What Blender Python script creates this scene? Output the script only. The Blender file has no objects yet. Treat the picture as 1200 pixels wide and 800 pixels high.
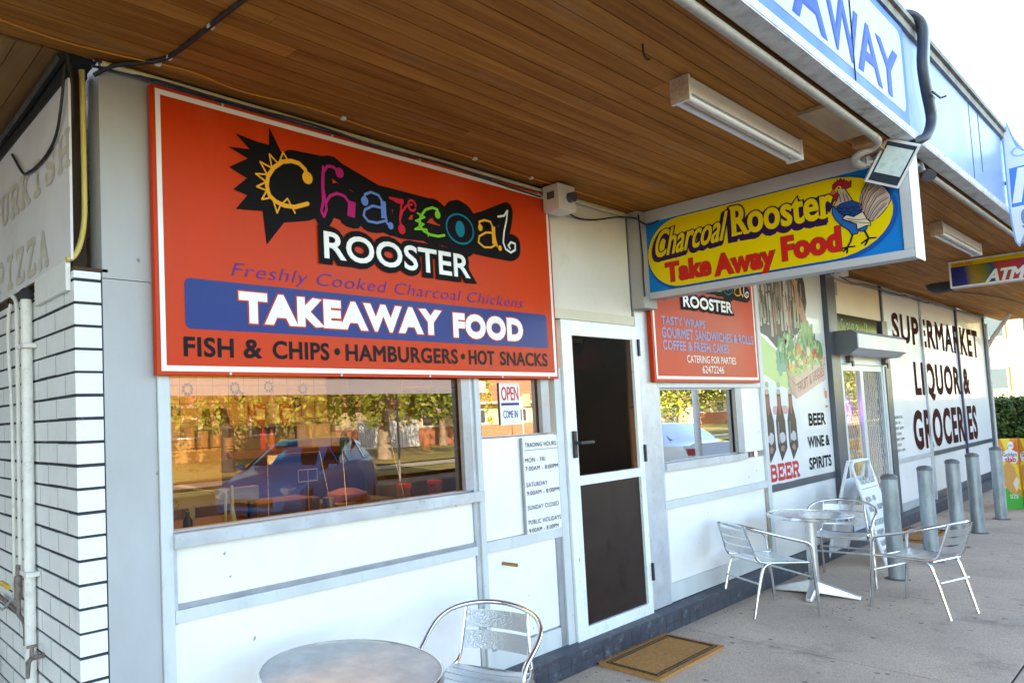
import bpy, math, random
import numpy as np
from mathutils import Vector, Matrix
random.seed(7); RNG=np.random.default_rng(7)
R_=math.radians
SC=bpy.context.scene; COL=SC.collection
# ---------------- camera ----------------
cam_d=bpy.data.cameras.new("camera"); cam=bpy.data.objects.new("camera",cam_d); COL.objects.link(cam)
cam_d.sensor_width=36; cam_d.lens=823.74/1200*36; cam_d.shift_x=(600-380.62)/1200; cam_d.shift_y=(443.54-400)/1200
cam_d.clip_end=3000; cam_d.clip_start=.05
def camrot(a,b,c):
    ca,sa=math.cos(a),math.sin(a);cb,sb=math.cos(b),math.sin(b);cc,sc=math.cos(c),math.sin(c)
    B=np.array([[1,0,0],[0,0,-1],[0,1,0]],float); Rz=np.array([[ca,sa,0],[-sa,ca,0],[0,0,1]])
    Rx=np.array([[1,0,0],[0,cb,sb],[0,-sb,cb]]); Rr=np.array([[cc,-sc,0],[sc,cc,0],[0,0,1]])
    return Rr@Rx@B@Rz
_r=camrot(-.664283718,.058589291,-.0380827478)
m=Matrix.Identity(4)
for i in range(3):
    m[i][0]=_r[0][i]; m[i][1]=-_r[1][i]; m[i][2]=-_r[2][i]
m.translation=Vector((0,-2.6,1.63)); cam.matrix_world=m
SC.camera=cam
# ---------------- world, sun, exposure ----------------
SUN_EL=R_(19); SUN_AZ=math.atan2(.79,-.61)      # direction the sunlight comes from (towards +Y, a little -X)
W_=bpy.data.worlds.new("World"); SC.world=W_; W_.use_nodes=True
nt=W_.node_tree; bg=nt.nodes["Background"]; sky=nt.nodes.new("ShaderNodeTexSky"); sky.sky_type='NISHITA'
sky.sun_disc=False; sky.sun_elevation=SUN_EL; sky.sun_rotation=math.pi/2-SUN_AZ; sky.air_density=1.0; sky.dust_density=.5; sky.ozone_density=.35
nt.links.new(sky.outputs[0],bg.inputs[0]); bg.inputs[1].default_value=.15
sd=bpy.data.lights.new("sun",'SUN'); sd.energy=5.0; sd.angle=R_(.5); sd.color=(1,.80,.56)
sun=bpy.data.objects.new("sun",sd); COL.objects.link(sun)
sdir=Vector((math.cos(SUN_AZ)*math.cos(SUN_EL),math.sin(SUN_AZ)*math.cos(SUN_EL),math.sin(SUN_EL)))
sun.rotation_euler=sdir.to_track_quat('Z','Y').to_euler(); sun.location=(0,0,30)
SC.view_settings.view_transform='Standard'; SC.view_settings.look='None'; SC.view_settings.gamma=1; SC.view_settings.exposure=2.82
SC.render.engine='CYCLES'; SC.cycles.use_denoising=True; SC.cycles.max_bounces=9; SC.cycles.transparent_max_bounces=12
SC.cycles.caustics_reflective=False; SC.cycles.caustics_refractive=False; SC.cycles.sample_clamp_indirect=6

# ---------------- materials ----------------
def mat(name,col,rough=.6,metal=0,var=0,vs=3.0,bump=0,bs=40.0,coat=0,spec=.5,stain=0,ss=1.2,stretch=(1,1,1),stcol=(.12,.1,.08),marks=0):
    """procedural paint/metal: base colour with noise variation, optional stains with their own shape, fine bump"""
    M=bpy.data.materials.new(name); M.use_nodes=True; n=M.node_tree; b=n.nodes["Principled BSDF"]
    b.inputs["Roughness"].default_value=rough; b.inputs["Metallic"].default_value=metal
    b.inputs["Specular IOR Level"].default_value=spec
    if coat: b.inputs["Coat Weight"].default_value=coat; b.inputs["Coat Roughness"].default_value=.04
    c=(*col,1); b.inputs["Base Color"].default_value=c
    if var or bump or stain:
        g=n.nodes.new("ShaderNodeNewGeometry"); mp=n.nodes.new("ShaderNodeMapping"); mp.inputs["Scale"].default_value=stretch
        n.links.new(g.outputs["Position"],mp.inputs[0])
    last=None
    if var:
        no=n.nodes.new("ShaderNodeTexNoise"); no.inputs["Scale"].default_value=vs; no.inputs["Detail"].default_value=6; no.inputs["Roughness"].default_value=.6
        n.links.new(mp.outputs[0],no.inputs["Vector"])
        mx=n.nodes.new("ShaderNodeMix"); mx.data_type='RGBA'; 
        mx.inputs[6].default_value=(*[max(0,k*(1-var)) for k in col],1); mx.inputs[7].default_value=(*[min(1,k*(1+var)) for k in col],1)
        rmp=n.nodes.new("ShaderNodeMapRange"); rmp.inputs[1].default_value=.3; rmp.inputs[2].default_value=.7
        n.links.new(no.outputs[0],rmp.inputs[0]); n.links.new(rmp.outputs[0],mx.inputs[0]); last=mx.outputs[2]
        rr=n.nodes.new("ShaderNodeMapRange"); rr.inputs[1].default_value=.3; rr.inputs[2].default_value=.7
        rr.inputs[3].default_value=max(.02,rough-.08); rr.inputs[4].default_value=min(1,rough+.1)
        n.links.new(no.outputs[0],rr.inputs[0]); n.links.new(rr.outputs[0],b.inputs["Roughness"])
    if stain:
        no2=n.nodes.new("ShaderNodeTexNoise"); no2.inputs["Scale"].default_value=ss; no2.inputs["Detail"].default_value=9; no2.inputs["Roughness"].default_value=.72
        n.links.new(mp.outputs[0],no2.inputs["Vector"])
        r2=n.nodes.new("ShaderNodeMapRange"); r2.inputs[1].default_value=.56; r2.inputs[2].default_value=.72; r2.inputs[4].default_value=stain
        n.links.new(no2.outputs[0],r2.inputs[0])
        m2=n.nodes.new("ShaderNodeMix"); m2.data_type='RGBA'; m2.inputs[7].default_value=(*stcol,1)
        if last: n.links.new(last,m2.inputs[6])
        else: m2.inputs[6].default_value=c
        n.links.new(r2.outputs[0],m2.inputs[0]); last=m2.outputs[2]
    if marks:
        g2=n.nodes.new("ShaderNodeNewGeometry"); dn=n.nodes.new("ShaderNodeTexNoise"); dn.inputs["Scale"].default_value=9; n.links.new(g2.outputs["Position"],dn.inputs["Vector"])
        av=n.nodes.new("ShaderNodeVectorMath"); av.operation='MULTIPLY_ADD'; n.links.new(dn.outputs["Color"],av.inputs[0]); av.inputs[1].default_value=(.12,.12,.12); n.links.new(g2.outputs["Position"],av.inputs[2])
        vo=n.nodes.new("ShaderNodeTexVoronoi"); vo.inputs["Scale"].default_value=marks; n.links.new(av.outputs[0],vo.inputs["Vector"])
        rk=n.nodes.new("ShaderNodeMapRange"); rk.inputs[1].default_value=.028; rk.inputs[2].default_value=.060; rk.inputs[3].default_value=.75; rk.inputs[4].default_value=0; n.links.new(vo.outputs["Distance"],rk.inputs[0])
        m3=n.nodes.new("ShaderNodeMix"); m3.data_type='RGBA'; m3.inputs[7].default_value=(.13,.13,.13,1)
        if last: n.links.new(last,m3.inputs[6])
        else: m3.inputs[6].default_value=c
        n.links.new(rk.outputs[0],m3.inputs[0]); last=m3.outputs[2]
    if last: n.links.new(last,b.inputs["Base Color"])
    if bump:
        no3=n.nodes.new("ShaderNodeTexNoise"); no3.inputs["Scale"].default_value=bs; no3.inputs["Detail"].default_value=5
        n.links.new(mp.outputs[0],no3.inputs["Vector"])
        bu=n.nodes.new("ShaderNodeBump"); bu.inputs["Strength"].default_value=bump; bu.inputs["Distance"].default_value=.01
        n.links.new(no3.outputs[0],bu.inputs["Height"]); n.links.new(bu.outputs[0],b.inputs["Normal"])
    return M
def emat(name,col,s):
    M=bpy.data.materials.new(name); M.use_nodes=True; b=M.node_tree.nodes["Principled BSDF"]
    b.inputs["Base Color"].default_value=(*col,1); b.inputs["Emission Color"].default_value=(*col,1); b.inputs["Emission Strength"].default_value=s; return M
def glass(name,tint,mul=2.2,add=.06,rough=0.0):
    M=bpy.data.materials.new(name); M.use_nodes=True; n=M.node_tree; n.nodes.clear()
    o=n.nodes.new("ShaderNodeOutputMaterial"); mx=n.nodes.new("ShaderNodeMixShader"); t=n.nodes.new("ShaderNodeBsdfTransparent"); g=n.nodes.new("ShaderNodeBsdfGlossy")
    t.inputs[0].default_value=(*tint,1); g.inputs["Roughness"].default_value=rough; g.inputs[0].default_value=(.96,.97,.98,1)
    f=n.nodes.new("ShaderNodeFresnel"); f.inputs[0].default_value=1.5; ma=n.nodes.new("ShaderNodeMath"); ma.operation='MULTIPLY_ADD'; ma.use_clamp=True
    ma.inputs[1].default_value=mul; ma.inputs[2].default_value=add
    n.links.new(f.outputs[0],ma.inputs[0]); n.links.new(ma.outputs[0],mx.inputs[0]); n.links.new(t.outputs[0],mx.inputs[1]); n.links.new(g.outputs[0],mx.inputs[2]); n.links.new(mx.outputs[0],o.inputs[0])
    return M

# ---------------- mesh building ----------------
class MB:
    def __init__(s): s.v=[]; s.f=[]; s.c=[]
    def add(s,v,f,c=None):
        k=len(s.v); s.v+= [tuple(map(float,p)) for p in v]; s.f+=[tuple(i+k for i in q) for q in f]
        if c is not None: s.c+=[c]*len(f)
        return s
    def box(s,x0,x1,y0,y1,z0,z1,c=None):
        return s.add([(x0,y0,z0),(x1,y0,z0),(x1,y1,z0),(x0,y1,z0),(x0,y0,z1),(x1,y0,z1),(x1,y1,z1),(x0,y1,z1)],
            [(0,3,2,1),(4,5,6,7),(0,1,5,4),(1,2,6,5),(2,3,7,6),(3,0,4,7)],c)
    def obox(s,cn,a,b,c):
        cn,a,b,c=map(Vector,(cn,a,b,c)); v=[cn+a*i+b*j+c*k for k in(-1,1) for j in(-1,1) for i in(-1,1)]
        return s.add(v,[(0,2,3,1),(4,5,7,6),(0,1,5,4),(1,3,7,5),(3,2,6,7),(2,0,4,6)])
    def tube(s,path,r,n=10,cap=True):
        P=[Vector(p) for p in path]; k=len(s.v); N=len(P); rs=r if isinstance(r,(list,tuple)) else [r]*N
        up=None
        for i,p in enumerate(P):
            t=(P[min(i+1,N-1)]-P[max(i-1,0)]); t.normalize()
            if up is None:
                up=Vector((0,0,1)) if abs(t.z)<.9 else Vector((1,0,0))
            a=t.cross(up); a.normalize(); b=a.cross(t); b.normalize(); up=b
            for j in range(n):
                w=2*math.pi*j/n; q=p+(a*math.cos(w)+b*math.sin(w))*rs[i]; s.v.append(tuple(q))
        for i in range(N-1):
            for j in range(n): s.f.append((k+i*n+j,k+i*n+(j+1)%n,k+(i+1)*n+(j+1)%n,k+(i+1)*n+j))
        if cap: s.f.append(tuple(k+j for j in range(n-1,-1,-1))); s.f.append(tuple(k+(N-1)*n+j for j in range(n)))
        return s
    def lathe(s,prof,c=(0,0,0),n=32):
        k=len(s.v)
        for r,z in prof:
            for j in range(n): w=2*math.pi*j/n; s.v.append((c[0]+r*math.cos(w),c[1]+r*math.sin(w),c[2]+z))
        for i in range(len(prof)-1):
            for j in range(n): s.f.append((k+i*n+j,k+i*n+(j+1)%n,k+(i+1)*n+(j+1)%n,k+(i+1)*n+j))
        s.f.append(tuple(k+j for j in range(n-1,-1,-1))); s.f.append(tuple(k+(len(prof)-1)*n+j for j in range(n)))
        return s
    def prism(s,poly,f,d0,d1):
        """poly in plane coords, f(a,b,d)->xyz"""
        n=len(poly); k=len(s.v)
        for d in (d0,d1):
            for a,b in poly: s.v.append(tuple(f(a,b,d)))
        s.f.append(tuple(k+i for i in range(n-1,-1,-1))); s.f.append(tuple(k+n+i for i in range(n)))
        for i in range(n): s.f.append((k+i,k+(i+1)%n,k+n+(i+1)%n,k+n+i))
        return s
WL={}
def wl(o): return WL.get(o.name,Vector((0,0,0))) if o else Vector((0,0,0))
def obj(name,mb,material,parent=None,smooth=False,bevel=0,local=False,weld=False):
    me=bpy.data.meshes.new(name); V=np.array(mb.v,dtype=float)
    c=Vector(((V[:,0].min()+V[:,0].max())/2,(V[:,1].min()+V[:,1].max())/2,V[:,2].min()))
    V=V-np.array(c); me.from_pydata(V.tolist(),[],mb.f); me.update()
    if mb.c and len(mb.c)==len(mb.f):
        at=me.attributes.new("tone",'FLOAT','FACE'); at.data.foreach_set("value",mb.c)
    o=bpy.data.objects.new(name,me); COL.objects.link(o)
    WL[o.name]=c; o.location=c-wl(parent)
    if parent: o.parent=parent
    me.materials.append(material)
    if smooth:
        me.polygons.foreach_set("use_smooth",[True]*len(me.polygons))
        try: me.set_sharp_from_angle(angle=R_(40))
        except Exception: pass
    if bevel:
        b=o.modifiers.new("bevel",'BEVEL'); b.width=bevel; b.segments=2; b.limit_method='ANGLE'
    return o
def tag(o,label=None,cat=None,group=None,kind=None):
    if label: o["label"]=label
    if cat: o["category"]=cat
    if group: o["group"]=group
    if kind: o["kind"]=kind
    return o
def thing(name,loc,label,cat,group=None):
    o=bpy.data.objects.new(name,None); COL.objects.link(o); o.empty_display_size=.1
    o.location=loc; WL[o.name]=Vector(loc); return tag(o,label,cat,group)
def copy_tree(o,parent=None):
    c=o.copy(); COL.objects.link(c); WL[c.name]=WL.get(o.name,Vector((0,0,0)))
    c.parent=parent
    for ch in list(o.children): copy_tree(ch,c)
    return c
def smoothpath(pts,it=2):
    P=[Vector(p) for p in pts]
    for _ in range(it):
        Q=[P[0]]
        for i in range(len(P)-1): Q+= [P[i]*.75+P[i+1]*.25,P[i]*.25+P[i+1]*.75]
        Q.append(P[-1]); P=Q
    return P

# ---------------- flat graphics on planes ----------------
class Plane:
    def __init__(s,o,u,v): s.o=Vector(o); s.u=Vector(u).normalized(); s.v=Vector(v).normalized(); s.n=s.u.cross(s.v)
    def __call__(s,a,b,d): return s.o+s.u*a+s.v*b+s.n*d
def FY(y): return Plane((0,y,0),(1,0,0),(0,0,1))      # faces the street (-Y)
def FX(x): return Plane((x,0,0),(0,-1,0),(0,0,1))     # faces -X; a = -y
def poly(name,pl,pts,d,m,parent):
    mb=MB(); mb.add([pl(a,b,d) for a,b in pts],[tuple(range(len(pts)))]); o=obj(name,mb,m,parent); tri(o); return o
def tri(o):
    import bmesh
    bm=bmesh.new(); bm.from_mesh(o.data); bmesh.ops.triangulate(bm,faces=bm.faces,ngon_method='EAR_CLIP'); bm.to_mesh(o.data); bm.free()
def rect(a0,a1,b0,b1,r=0,n=5):
    if r<=0: return [(a0,b0),(a1,b0),(a1,b1),(a0,b1)]
    out=[]
    for cx,cy,st in ((a1-r,b0+r,-90),(a1-r,b1-r,0),(a0+r,b1-r,90),(a0+r,b0+r,180)):
        for k in range(n+1): w=R_(st+90*k/n); out.append((cx+r*math.cos(w),cy+r*math.sin(w)))
    return out
def strokes(mb,pl,lines,w,d,disc=8,taper=None):
    """ribbons with round joins; each piece sits a hair above the last so that no two faces share a plane"""
    k=0
    for L in lines:
        N=len(L)
        for i,(a,b) in enumerate(L):
            ww=w if taper is None else w*(taper+(1-taper)*math.sin(math.pi*(i+.5)/N))
            if disc:
                e=d+(k%90)*8e-6; k+=1
                mb.add([pl(a+ww/2*math.cos(2*math.pi*j/disc+.2),b+ww/2*math.sin(2*math.pi*j/disc+.2),e) for j in range(disc)],[tuple(range(disc))])
            if i<N-1:
                a2,b2=L[i+1]; dx,dy=a2-a,b2-b; l=math.hypot(dx,dy)
                if l<1e-7: continue
                nx,ny=-dy/l*ww/2,dx/l*ww/2; e=d+(k%90)*8e-6; k+=1
                mb.add([pl(a-nx,b-ny,e),pl(a2-nx,b2-ny,e),pl(a2+nx,b2+ny,e),pl(a+nx,b+ny,e)],[(0,1,2,3)])
    return mb
def arc(c,r,a0,a1,n=12,ry=None):
    return [(c[0]+r*math.cos(R_(a0+(a1-a0)*i/n)),c[1]+(ry or r)*math.sin(R_(a0+(a1-a0)*i/n))) for i in range(n+1)]
_tc={}
def textmesh(s,bold=0,space=1,shear=0):
    key=(s,bold,space,shear)
    if key in _tc: return _tc[key]
    cu=bpy.data.curves.new("t",'FONT'); cu.body=s; cu.offset=bold; cu.space_character=space; cu.shear=shear; cu.resolution_u=4
    o=bpy.data.objects.new("t",cu); COL.objects.link(o)
    dg=bpy.context.evaluated_depsgraph_get(); dg.update(); me=bpy.data.meshes.new_from_object(o.evaluated_get(dg))
    V=np.array([v.co[:2] for v in me.vertices]); F=[tuple(p.vertices) for p in me.polygons]
    ec={}
    for f in F:
        for i in range(len(f)):
            e=tuple(sorted((f[i],f[(i+1)%len(f)]))); ec[e]=ec.get(e,0)+1
    B=[e for e,c in ec.items() if c==1]
    bpy.data.objects.remove(o); bpy.data.curves.remove(cu); bpy.data.meshes.remove(me)
    _tc[key]=(V,F,B); return _tc[key]
def text(s,pl,box,m,parent,d=.003,bold=0,space=1,shear=0,grow=0,name="lettering",warp=None,only=None):
    """text fitted into box=(a0,a1,b0,b1) on plane pl; grow = extra outline thickness"""
    V,F,B=textmesh(s,min(0,bold),space,shear); lo=V.min(0); hi=V.max(0)
    a0,a1,b0,b1=box; sx=(a1-a0)/(hi[0]-lo[0]); sy=(b1-b0)/(hi[1]-lo[1]); grow=max(0,grow+max(0,bold)*sy*.9)
    P=[((x-lo[0])*sx+a0,(y-lo[1])*sy+b0) for x,y in V]
    if warp: P=[warp(a,b) for a,b in P]
    mb=MB(); mb.add([pl(a,b,d+.0008) for a,b in P],F)
    if grow:
        A2=sum((P[f[0]][0]*(P[f[1]][1]-P[f[2]][1])+P[f[1]][0]*(P[f[2]][1]-P[f[0]][1])+P[f[2]][0]*(P[f[0]][1]-P[f[1]][1])) for f in F[:40])
        sg=1 if A2>0 else -1; de={}
        for f in F:
            for i in range(len(f)): de[(f[i],f[(i+1)%len(f)])]=1
        nrm={}; out={}
        for i,j in B:
            if (i,j) not in de: i,j=j,i
            dx,dy=P[j][0]-P[i][0],P[j][1]-P[i][1]; l=math.hypot(dx,dy) or 1e-9; nv=(dy/l*sg,-dx/l*sg); nrm[(i,j)]=nv
            out.setdefault(i,[]).append(nv); out.setdefault(j,[]).append(nv)
        off={}
        for k,ns in out.items():
            if len(ns)==2:
                q=1+ns[0][0]*ns[1][0]+ns[0][1]*ns[1][1]; q=max(q,.35); off[k]=((ns[0][0]+ns[1][0])/q,(ns[0][1]+ns[1][1])/q)
            else: off[k]=ns[0]
        for k,((i,j),nv) in enumerate(nrm.items()):
            e=d+(k%90)*8e-6; a,b=P[i],P[j]; oa,ob=off[i],off[j]
            mb.add([pl(a[0],a[1],e),pl(b[0],b[1],e),pl(b[0]+ob[0]*grow,b[1]+ob[1]*grow,e),pl(a[0]+oa[0]*grow,a[1]+oa[1]*grow,e)],[(0,1,2,3)])
    return obj(name,mb,m,parent)

# palette
WHITE=mat("white_panel_paint",(.85,.85,.84),.35,var=.035,vs=2,stain=.16,ss=5,bump=.08,bs=5,coat=.25,stcol=(.48,.46,.42),marks=5.5)
WHITE2=mat("white_upper_panel",(.74,.72,.66),.5,var=.05,vs=2,stain=.25,ss=6,stcol=(.45,.4,.32))
ALU=mat("anodised_trim",(.52,.56,.60),.38,metal=.3,var=.12,vs=8,stain=.35,ss=18,marks=9)
ALUD=mat("grey_trim",(.36,.38,.42),.4,metal=.4,var=.15,vs=8,stain=.2,ss=15)
TRIM=mat("pale_trim",(.58,.62,.63),.45,var=.08,vs=5,stain=.3,ss=12,stretch=(1,1,.3),stcol=(.3,.28,.2),marks=8)
DOORW=mat("door_white_powdercoat",(.78,.83,.84),.3,var=.03,vs=5,stain=.25,ss=20,marks=7)
PILL=mat("grey_pillar_board",(.41,.42,.43),.55,var=.10,vs=3,bump=.15,bs=14,stain=.25,ss=9,stretch=(1,1,.5),stcol=(.5,.5,.5),marks=6)
BRICKW=mat("white_painted_brick",(.80,.81,.82),.55,var=.04,vs=9,bump=.22,bs=40,stain=.3,ss=16,stcol=(.45,.45,.45))
MORT=mat("dark_raked_joint",(.03,.035,.045),.9,stain=.6,ss=10,stcol=(.22,.24,.26))
LAV=mat("lavender_board",(.74,.73,.77),.6,var=.05,vs=4,bump=.05)
FADE=mat("faded_tan_lettering",(.58,.55,.48),.7,var=.12,vs=25,stain=.7,ss=22,stcol=(.72,.71,.73))
BLACK=mat("black_rubber",(.012,.012,.014),.5,var=.2,vs=20)
DARKW=mat("dark_timber",(.06,.03,.018),.8,var=.4,vs=20,stretch=(1,1,.1))
CREAM=mat("cream_pvc",(.62,.56,.34),.45,var=.08,vs=12)
GREYP=mat("grey_pvc_pipe",(.42,.40,.36),.5,var=.15,vs=10,stain=.5,ss=30)
PLINTH=mat("blue_grey_plinth_tiles",(.035,.042,.062),.5,var=.35,vs=12,stain=.8,ss=14,bump=.2,bs=30,stcol=(.22,.23,.25))
RED=mat("orange_red_sign_enamel",(.54,.040,.001),.42,var=.12,vs=1.2,spec=.2,stain=.12,ss=4,stretch=(1,1,.3),stcol=(.62,.16,.06))
SWHITE=mat("sign_white",(.82,.82,.80),.35,coat=.2)
SBLUE=mat("sign_blue",(.022,.042,.20),.35,var=.05,vs=2,spec=.15)
SBLACK=mat("sign_black",(.003,.003,.004),.6,spec=.12)
SNAVY=mat("sign_dark_gloss",(.004,.004,.007),.35,spec=.10)
BLUEPEN=mat("blue_handwriting",(.05,.04,.30),.5,spec=.1)
def flat(n,c,r=.5): return mat(n,c,r,spec=.15)
GOLD=flat("amber_ink",(.80,.38,.02)); MAG=flat("magenta_ink",(.42,.01,.16)); LBL=flat("soft_blue_ink",(.12,.22,.62)); CRI=flat("crimson_ink",(.55,.01,.03))
LIME=flat("lime_ink",(.20,.55,.02)); TEAL=flat("teal_ink",(.0,.19,.30)); 
# =============== SETTING ===============
# ground sheet (street level), pavement, road
def planar(name,x0,x1,y0,y1,z,m,kind='structure',t=.0,parent=None):
    mb=MB()
    if t: mb.box(x0,x1,y0,y1,z-t,z)
    else: mb.add([(x0,y0,z),(x1,y0,z),(x1,y1,z),(x0,y1,z)],[(0,1,2,3)])
    return tag(obj(name,mb,m,parent),kind=kind)
ASPH=mat("asphalt",(.055,.055,.058),.85,var=.25,vs=2,bump=.4,bs=90)
GRASS=mat("dry_verge_grass",(.36,.29,.07),.9,var=.5,vs=1.2,bump=.6,bs=30,stain=.6,ss=.5,stcol=(.12,.15,.03))
EARTH=mat("ground_soil",(.14,.12,.07),.95,var=.3,vs=.3)
def pavemat():
    M=mat("concrete_pavement",(.50,.375,.275),.8,var=.18,vs=1.3,bump=.25,bs=120,stain=.8,ss=1.7,stcol=(.20,.145,.105))
    n=M.node_tree; b=n.nodes["Principled BSDF"]; src=b.inputs["Base Color"].links[0].from_socket
    g=n.nodes.new("ShaderNodeNewGeometry")
    # fine aggregate speckle and a few dark spots
    v=n.nodes.new("ShaderNodeTexNoise"); v.inputs["Scale"].default_value=160; v.inputs["Detail"].default_value=3
    n.links.new(g.outputs["Position"],v.inputs["Vector"])
    mr=n.nodes.new("ShaderNodeMapRange"); mr.inputs[1].default_value=.35; mr.inputs[2].default_value=.65; mr.inputs[3].default_value=.72; mr.inputs[4].default_value=1.22
    n.links.new(v.outputs[0],mr.inputs[0])
    vo=n.nodes.new("ShaderNodeTexVoronoi"); vo.inputs["Scale"].default_value=5.5; vo.inputs["Randomness"].default_value=1
    n.links.new(g.outputs["Position"],vo.inputs["Vector"])
    m2=n.nodes.new("ShaderNodeMapRange"); m2.inputs[1].default_value=.055; m2.inputs[2].default_value=.10; m2.inputs[3].default_value=.35; m2.inputs[4].default_value=1
    n.links.new(vo.outputs["Distance"],m2.inputs[0])
    mu=n.nodes.new("ShaderNodeMath"); mu.operation='MULTIPLY'; n.links.new(mr.outputs[0],mu.inputs[0]); n.links.new(m2.outputs[0],mu.inputs[1])
    hs=n.nodes.new("ShaderNodeVectorMath"); hs.operation='SCALE'; n.links.new(src,hs.inputs[0]); n.links.new(mu.outputs[0],hs.inputs["Scale"]); n.links.new(hs.outputs[0],b.inputs["Base Color"])
    return M
PAVE=pavemat()
planar("ground",-600,800,-600,600,-.40,EARTH)
tag(obj("road",MB().add([(-120,-13.2,-.24),(160,-13.2,-.24),(160,-3.06,-.09),(-120,-3.06,-.09)],[(0,1,2,3)]),ASPH),kind="structure")
# pavement slabs with tooled joints
mb=MB(); xs=[-6.9,-4.93,-2.95,-.97,1.0,3.03,5.10,7.08,9.06,11.05,13.0,15.0,17.0,19.0,21.0,25.0,29.0]
for i in range(len(xs)-1):
    for (y0,y1) in ((-2.92,-1.777),(-1.767,.3)):
        mb.box(xs[i]+.005,xs[i+1]-.005,y0,y1,-.10,.06)
tag(obj("pavement",mb,PAVE,bevel=.003),kind='structure')
planar("pavement_bed",-6.9,29,-2.9,.29,.0562,mat("joint_dirt",(.035,.03,.025),.95))
mb=MB().box(-6.9,29,-3.06,-2.925,-.30,.05); tag(obj("kerb",mb,mat("kerb_concrete",(.33,.31,.29),.8,var=.15,vs=3),bevel=.012),kind='structure')
planar("lawn",17.9,60,.3,40,.03,GRASS); planar("far_pavement",-60,160,-16.4,-15.0,-.10,mat("far_footpath",(.60,.52,.38),.85,var=.1,vs=2))
planar("verge",-60,160,-15.0,-13.2,-.12,GRASS); planar("verge_beyond",-60,160,-36,-16.4,-.06,GRASS)

# =============== TAKEAWAY SHOP ===============
shop=thing("takeaway_shop",(3.0,0,.06),"white panelled takeaway shop with aluminium framed windows and a glazed door","shop building")
def P_(name,x0,x1,z0,z1,m,y0=0,y1=.05,parent=None,bevel=0):
    return obj(name,MB().box(x0,x1,y0,y1,z0,z1),m,parent or shop,bevel=bevel)
# side wall of white painted bricks (raked dark bed joints)
mb=MB(); core=MB().box(.8745,1.0,.005,5.0,.06,2.20); rnd=random.Random(3)
zb=.06-.03; k=0; vj=MB()
while zb<2.21:
    z1=min(zb+.0775,2.222)
    off=0 if k%2 else -.115; y=off
    while y<5:
        ya=max(0,y); yb=min(y+.228,5)
        if yb>ya+.02:
            j=rnd.uniform(-.002,.0)
            j=0; vj.box(.8694,.8700,yb-.0016,yb+.0016,max(zb,.06)+.002,z1-.004) if yb<4.9 else None; mb.box(.870+j,1.0 if ya>0 else .972,ya if ya==0 else ya+.0004,yb-.0004,max(zb,.06)+rnd.uniform(0,.0025),z1-rnd.uniform(0,.0025))
        y+=.230
    zb+=.0865; k+=1
obj("brick_wall",mb,BRICKW,shop); obj("brick_joints",vj,mat("grey_joint",(.26,.27,.29),.9,stain=.5,ss=40,stcol=(.7,.7,.7)),shop); obj("mortar",core,MORT,shop)
P_("cap_flashing",.850,.868,2.15,2.262,BRICKW,.03,.43)
P_("wall_ledge",.87,1.0,2.224,2.236,DARKW,.0,5.0)
# grey pillar board
P_("pillar",.978,1.186,2.203,3.05,PILL,0,.12); P_("pillar",.978,1.186,.06,2.200,PILL,0,.12)
P_("pillar_edge",.972,.977,.06,2.2,MORT,.002,.05)
P_("corner_post",.90,.955,2.24,3.05,DARKW,.10,.16)
side=obj("side_board",MB().box(.862,.872,.004,5.0,2.262,2.955),LAV,shop)
P_("side_trim",.855,.885,2.955,3.04,BLACK,.02,5.0)
TS=FX(.862)
def slab_text(items,pl,m,parent,w,d=.003,name="lettering"):
    for lines in items: obj(name,strokes(MB(),pl,lines,w,d,disc=4),m,parent)
# slab stroke font on unit cell (0..1,0..1)
SF={'T':[[(.0,.82),(.0,1),(1,1),(1,.82)],[(.5,0),(.5,1)],[(.25,0),(.75,0)]],
'U':[[(.15,1),(.15,.3),(.3,.03),(.7,.03),(.85,.3),(.85,1)],[(0,1),(.35,1)],[(.65,1),(1,1)]],
'R':[[(.15,0),(.15,1),(.7,1),(.88,.85),(.88,.65),(.7,.5),(.15,.5)],[(.55,.5),(.85,0)],[(0,0),(.35,0)],[(.7,0),(1,0)],[(0,1),(.2,1)]],
'K':[[(.15,0),(.15,1)],[(.85,1),(.15,.42)],[(.38,.6),(.85,0)],[(0,0),(.35,0)],[(0,1),(.35,1)],[(.65,0),(1,0)],[(.65,1),(1,1)]],
'I':[[(.5,0),(.5,1)],[(.2,0),(.8,0)],[(.2,1),(.8,1)]],
'S':[[(.88,.72),(.8,.93),(.5,1),(.2,.93),(.12,.75),(.25,.58),(.75,.42),(.88,.25),(.8,.07),(.5,0),(.2,.07),(.12,.28)]],
'H':[[(.15,0),(.15,1)],[(.85,0),(.85,1)],[(.15,.5),(.85,.5)],[(0,0),(.3,0)],[(.7,0),(1,0)],[(0,1),(.3,1)],[(.7,1),(1,1)]],
'P':[[(.15,0),(.15,1),(.7,1),(.88,.87),(.88,.62),(.7,.46),(.15,.46)],[(0,0),(.35,0)],[(0,1),(.2,1)]],
'Z':[[(.08,.82),(.08,1),(.9,1),(.08,0),(.92,0),(.92,.18)]],
'A':[[(.12,0),(.5,1),(.88,0)],[(.28,.36),(.72,.36)],[(0,0),(.28,0)],[(.72,0),(1,0)]],
'B':[[(.15,0),(.15,1),(.65,1),(.82,.88),(.82,.65),(.65,.53),(.15,.53)],[(.65,.53),(.9,.38),(.9,.12),(.7,0),(.15,0)],[(0,0),(.2,0)],[(0,1),(.2,1)]],
'E':[[(.15,0),(.15,1)],[(0,0),(.92,0),(.92,.25)],[(0,1),(.88,1),(.88,.76)],[(.15,.5),(.6,.5)],[(.6,.38),(.6,.62)]]}
def sfont(word,a0,pitch,wd,b0,h):
    out=[]
    for i,ch in enumerate(word): out.append([[(a0+i*pitch+x*wd,b0+y*h) for x,y in l] for l in SF[ch]])
    return out
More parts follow.
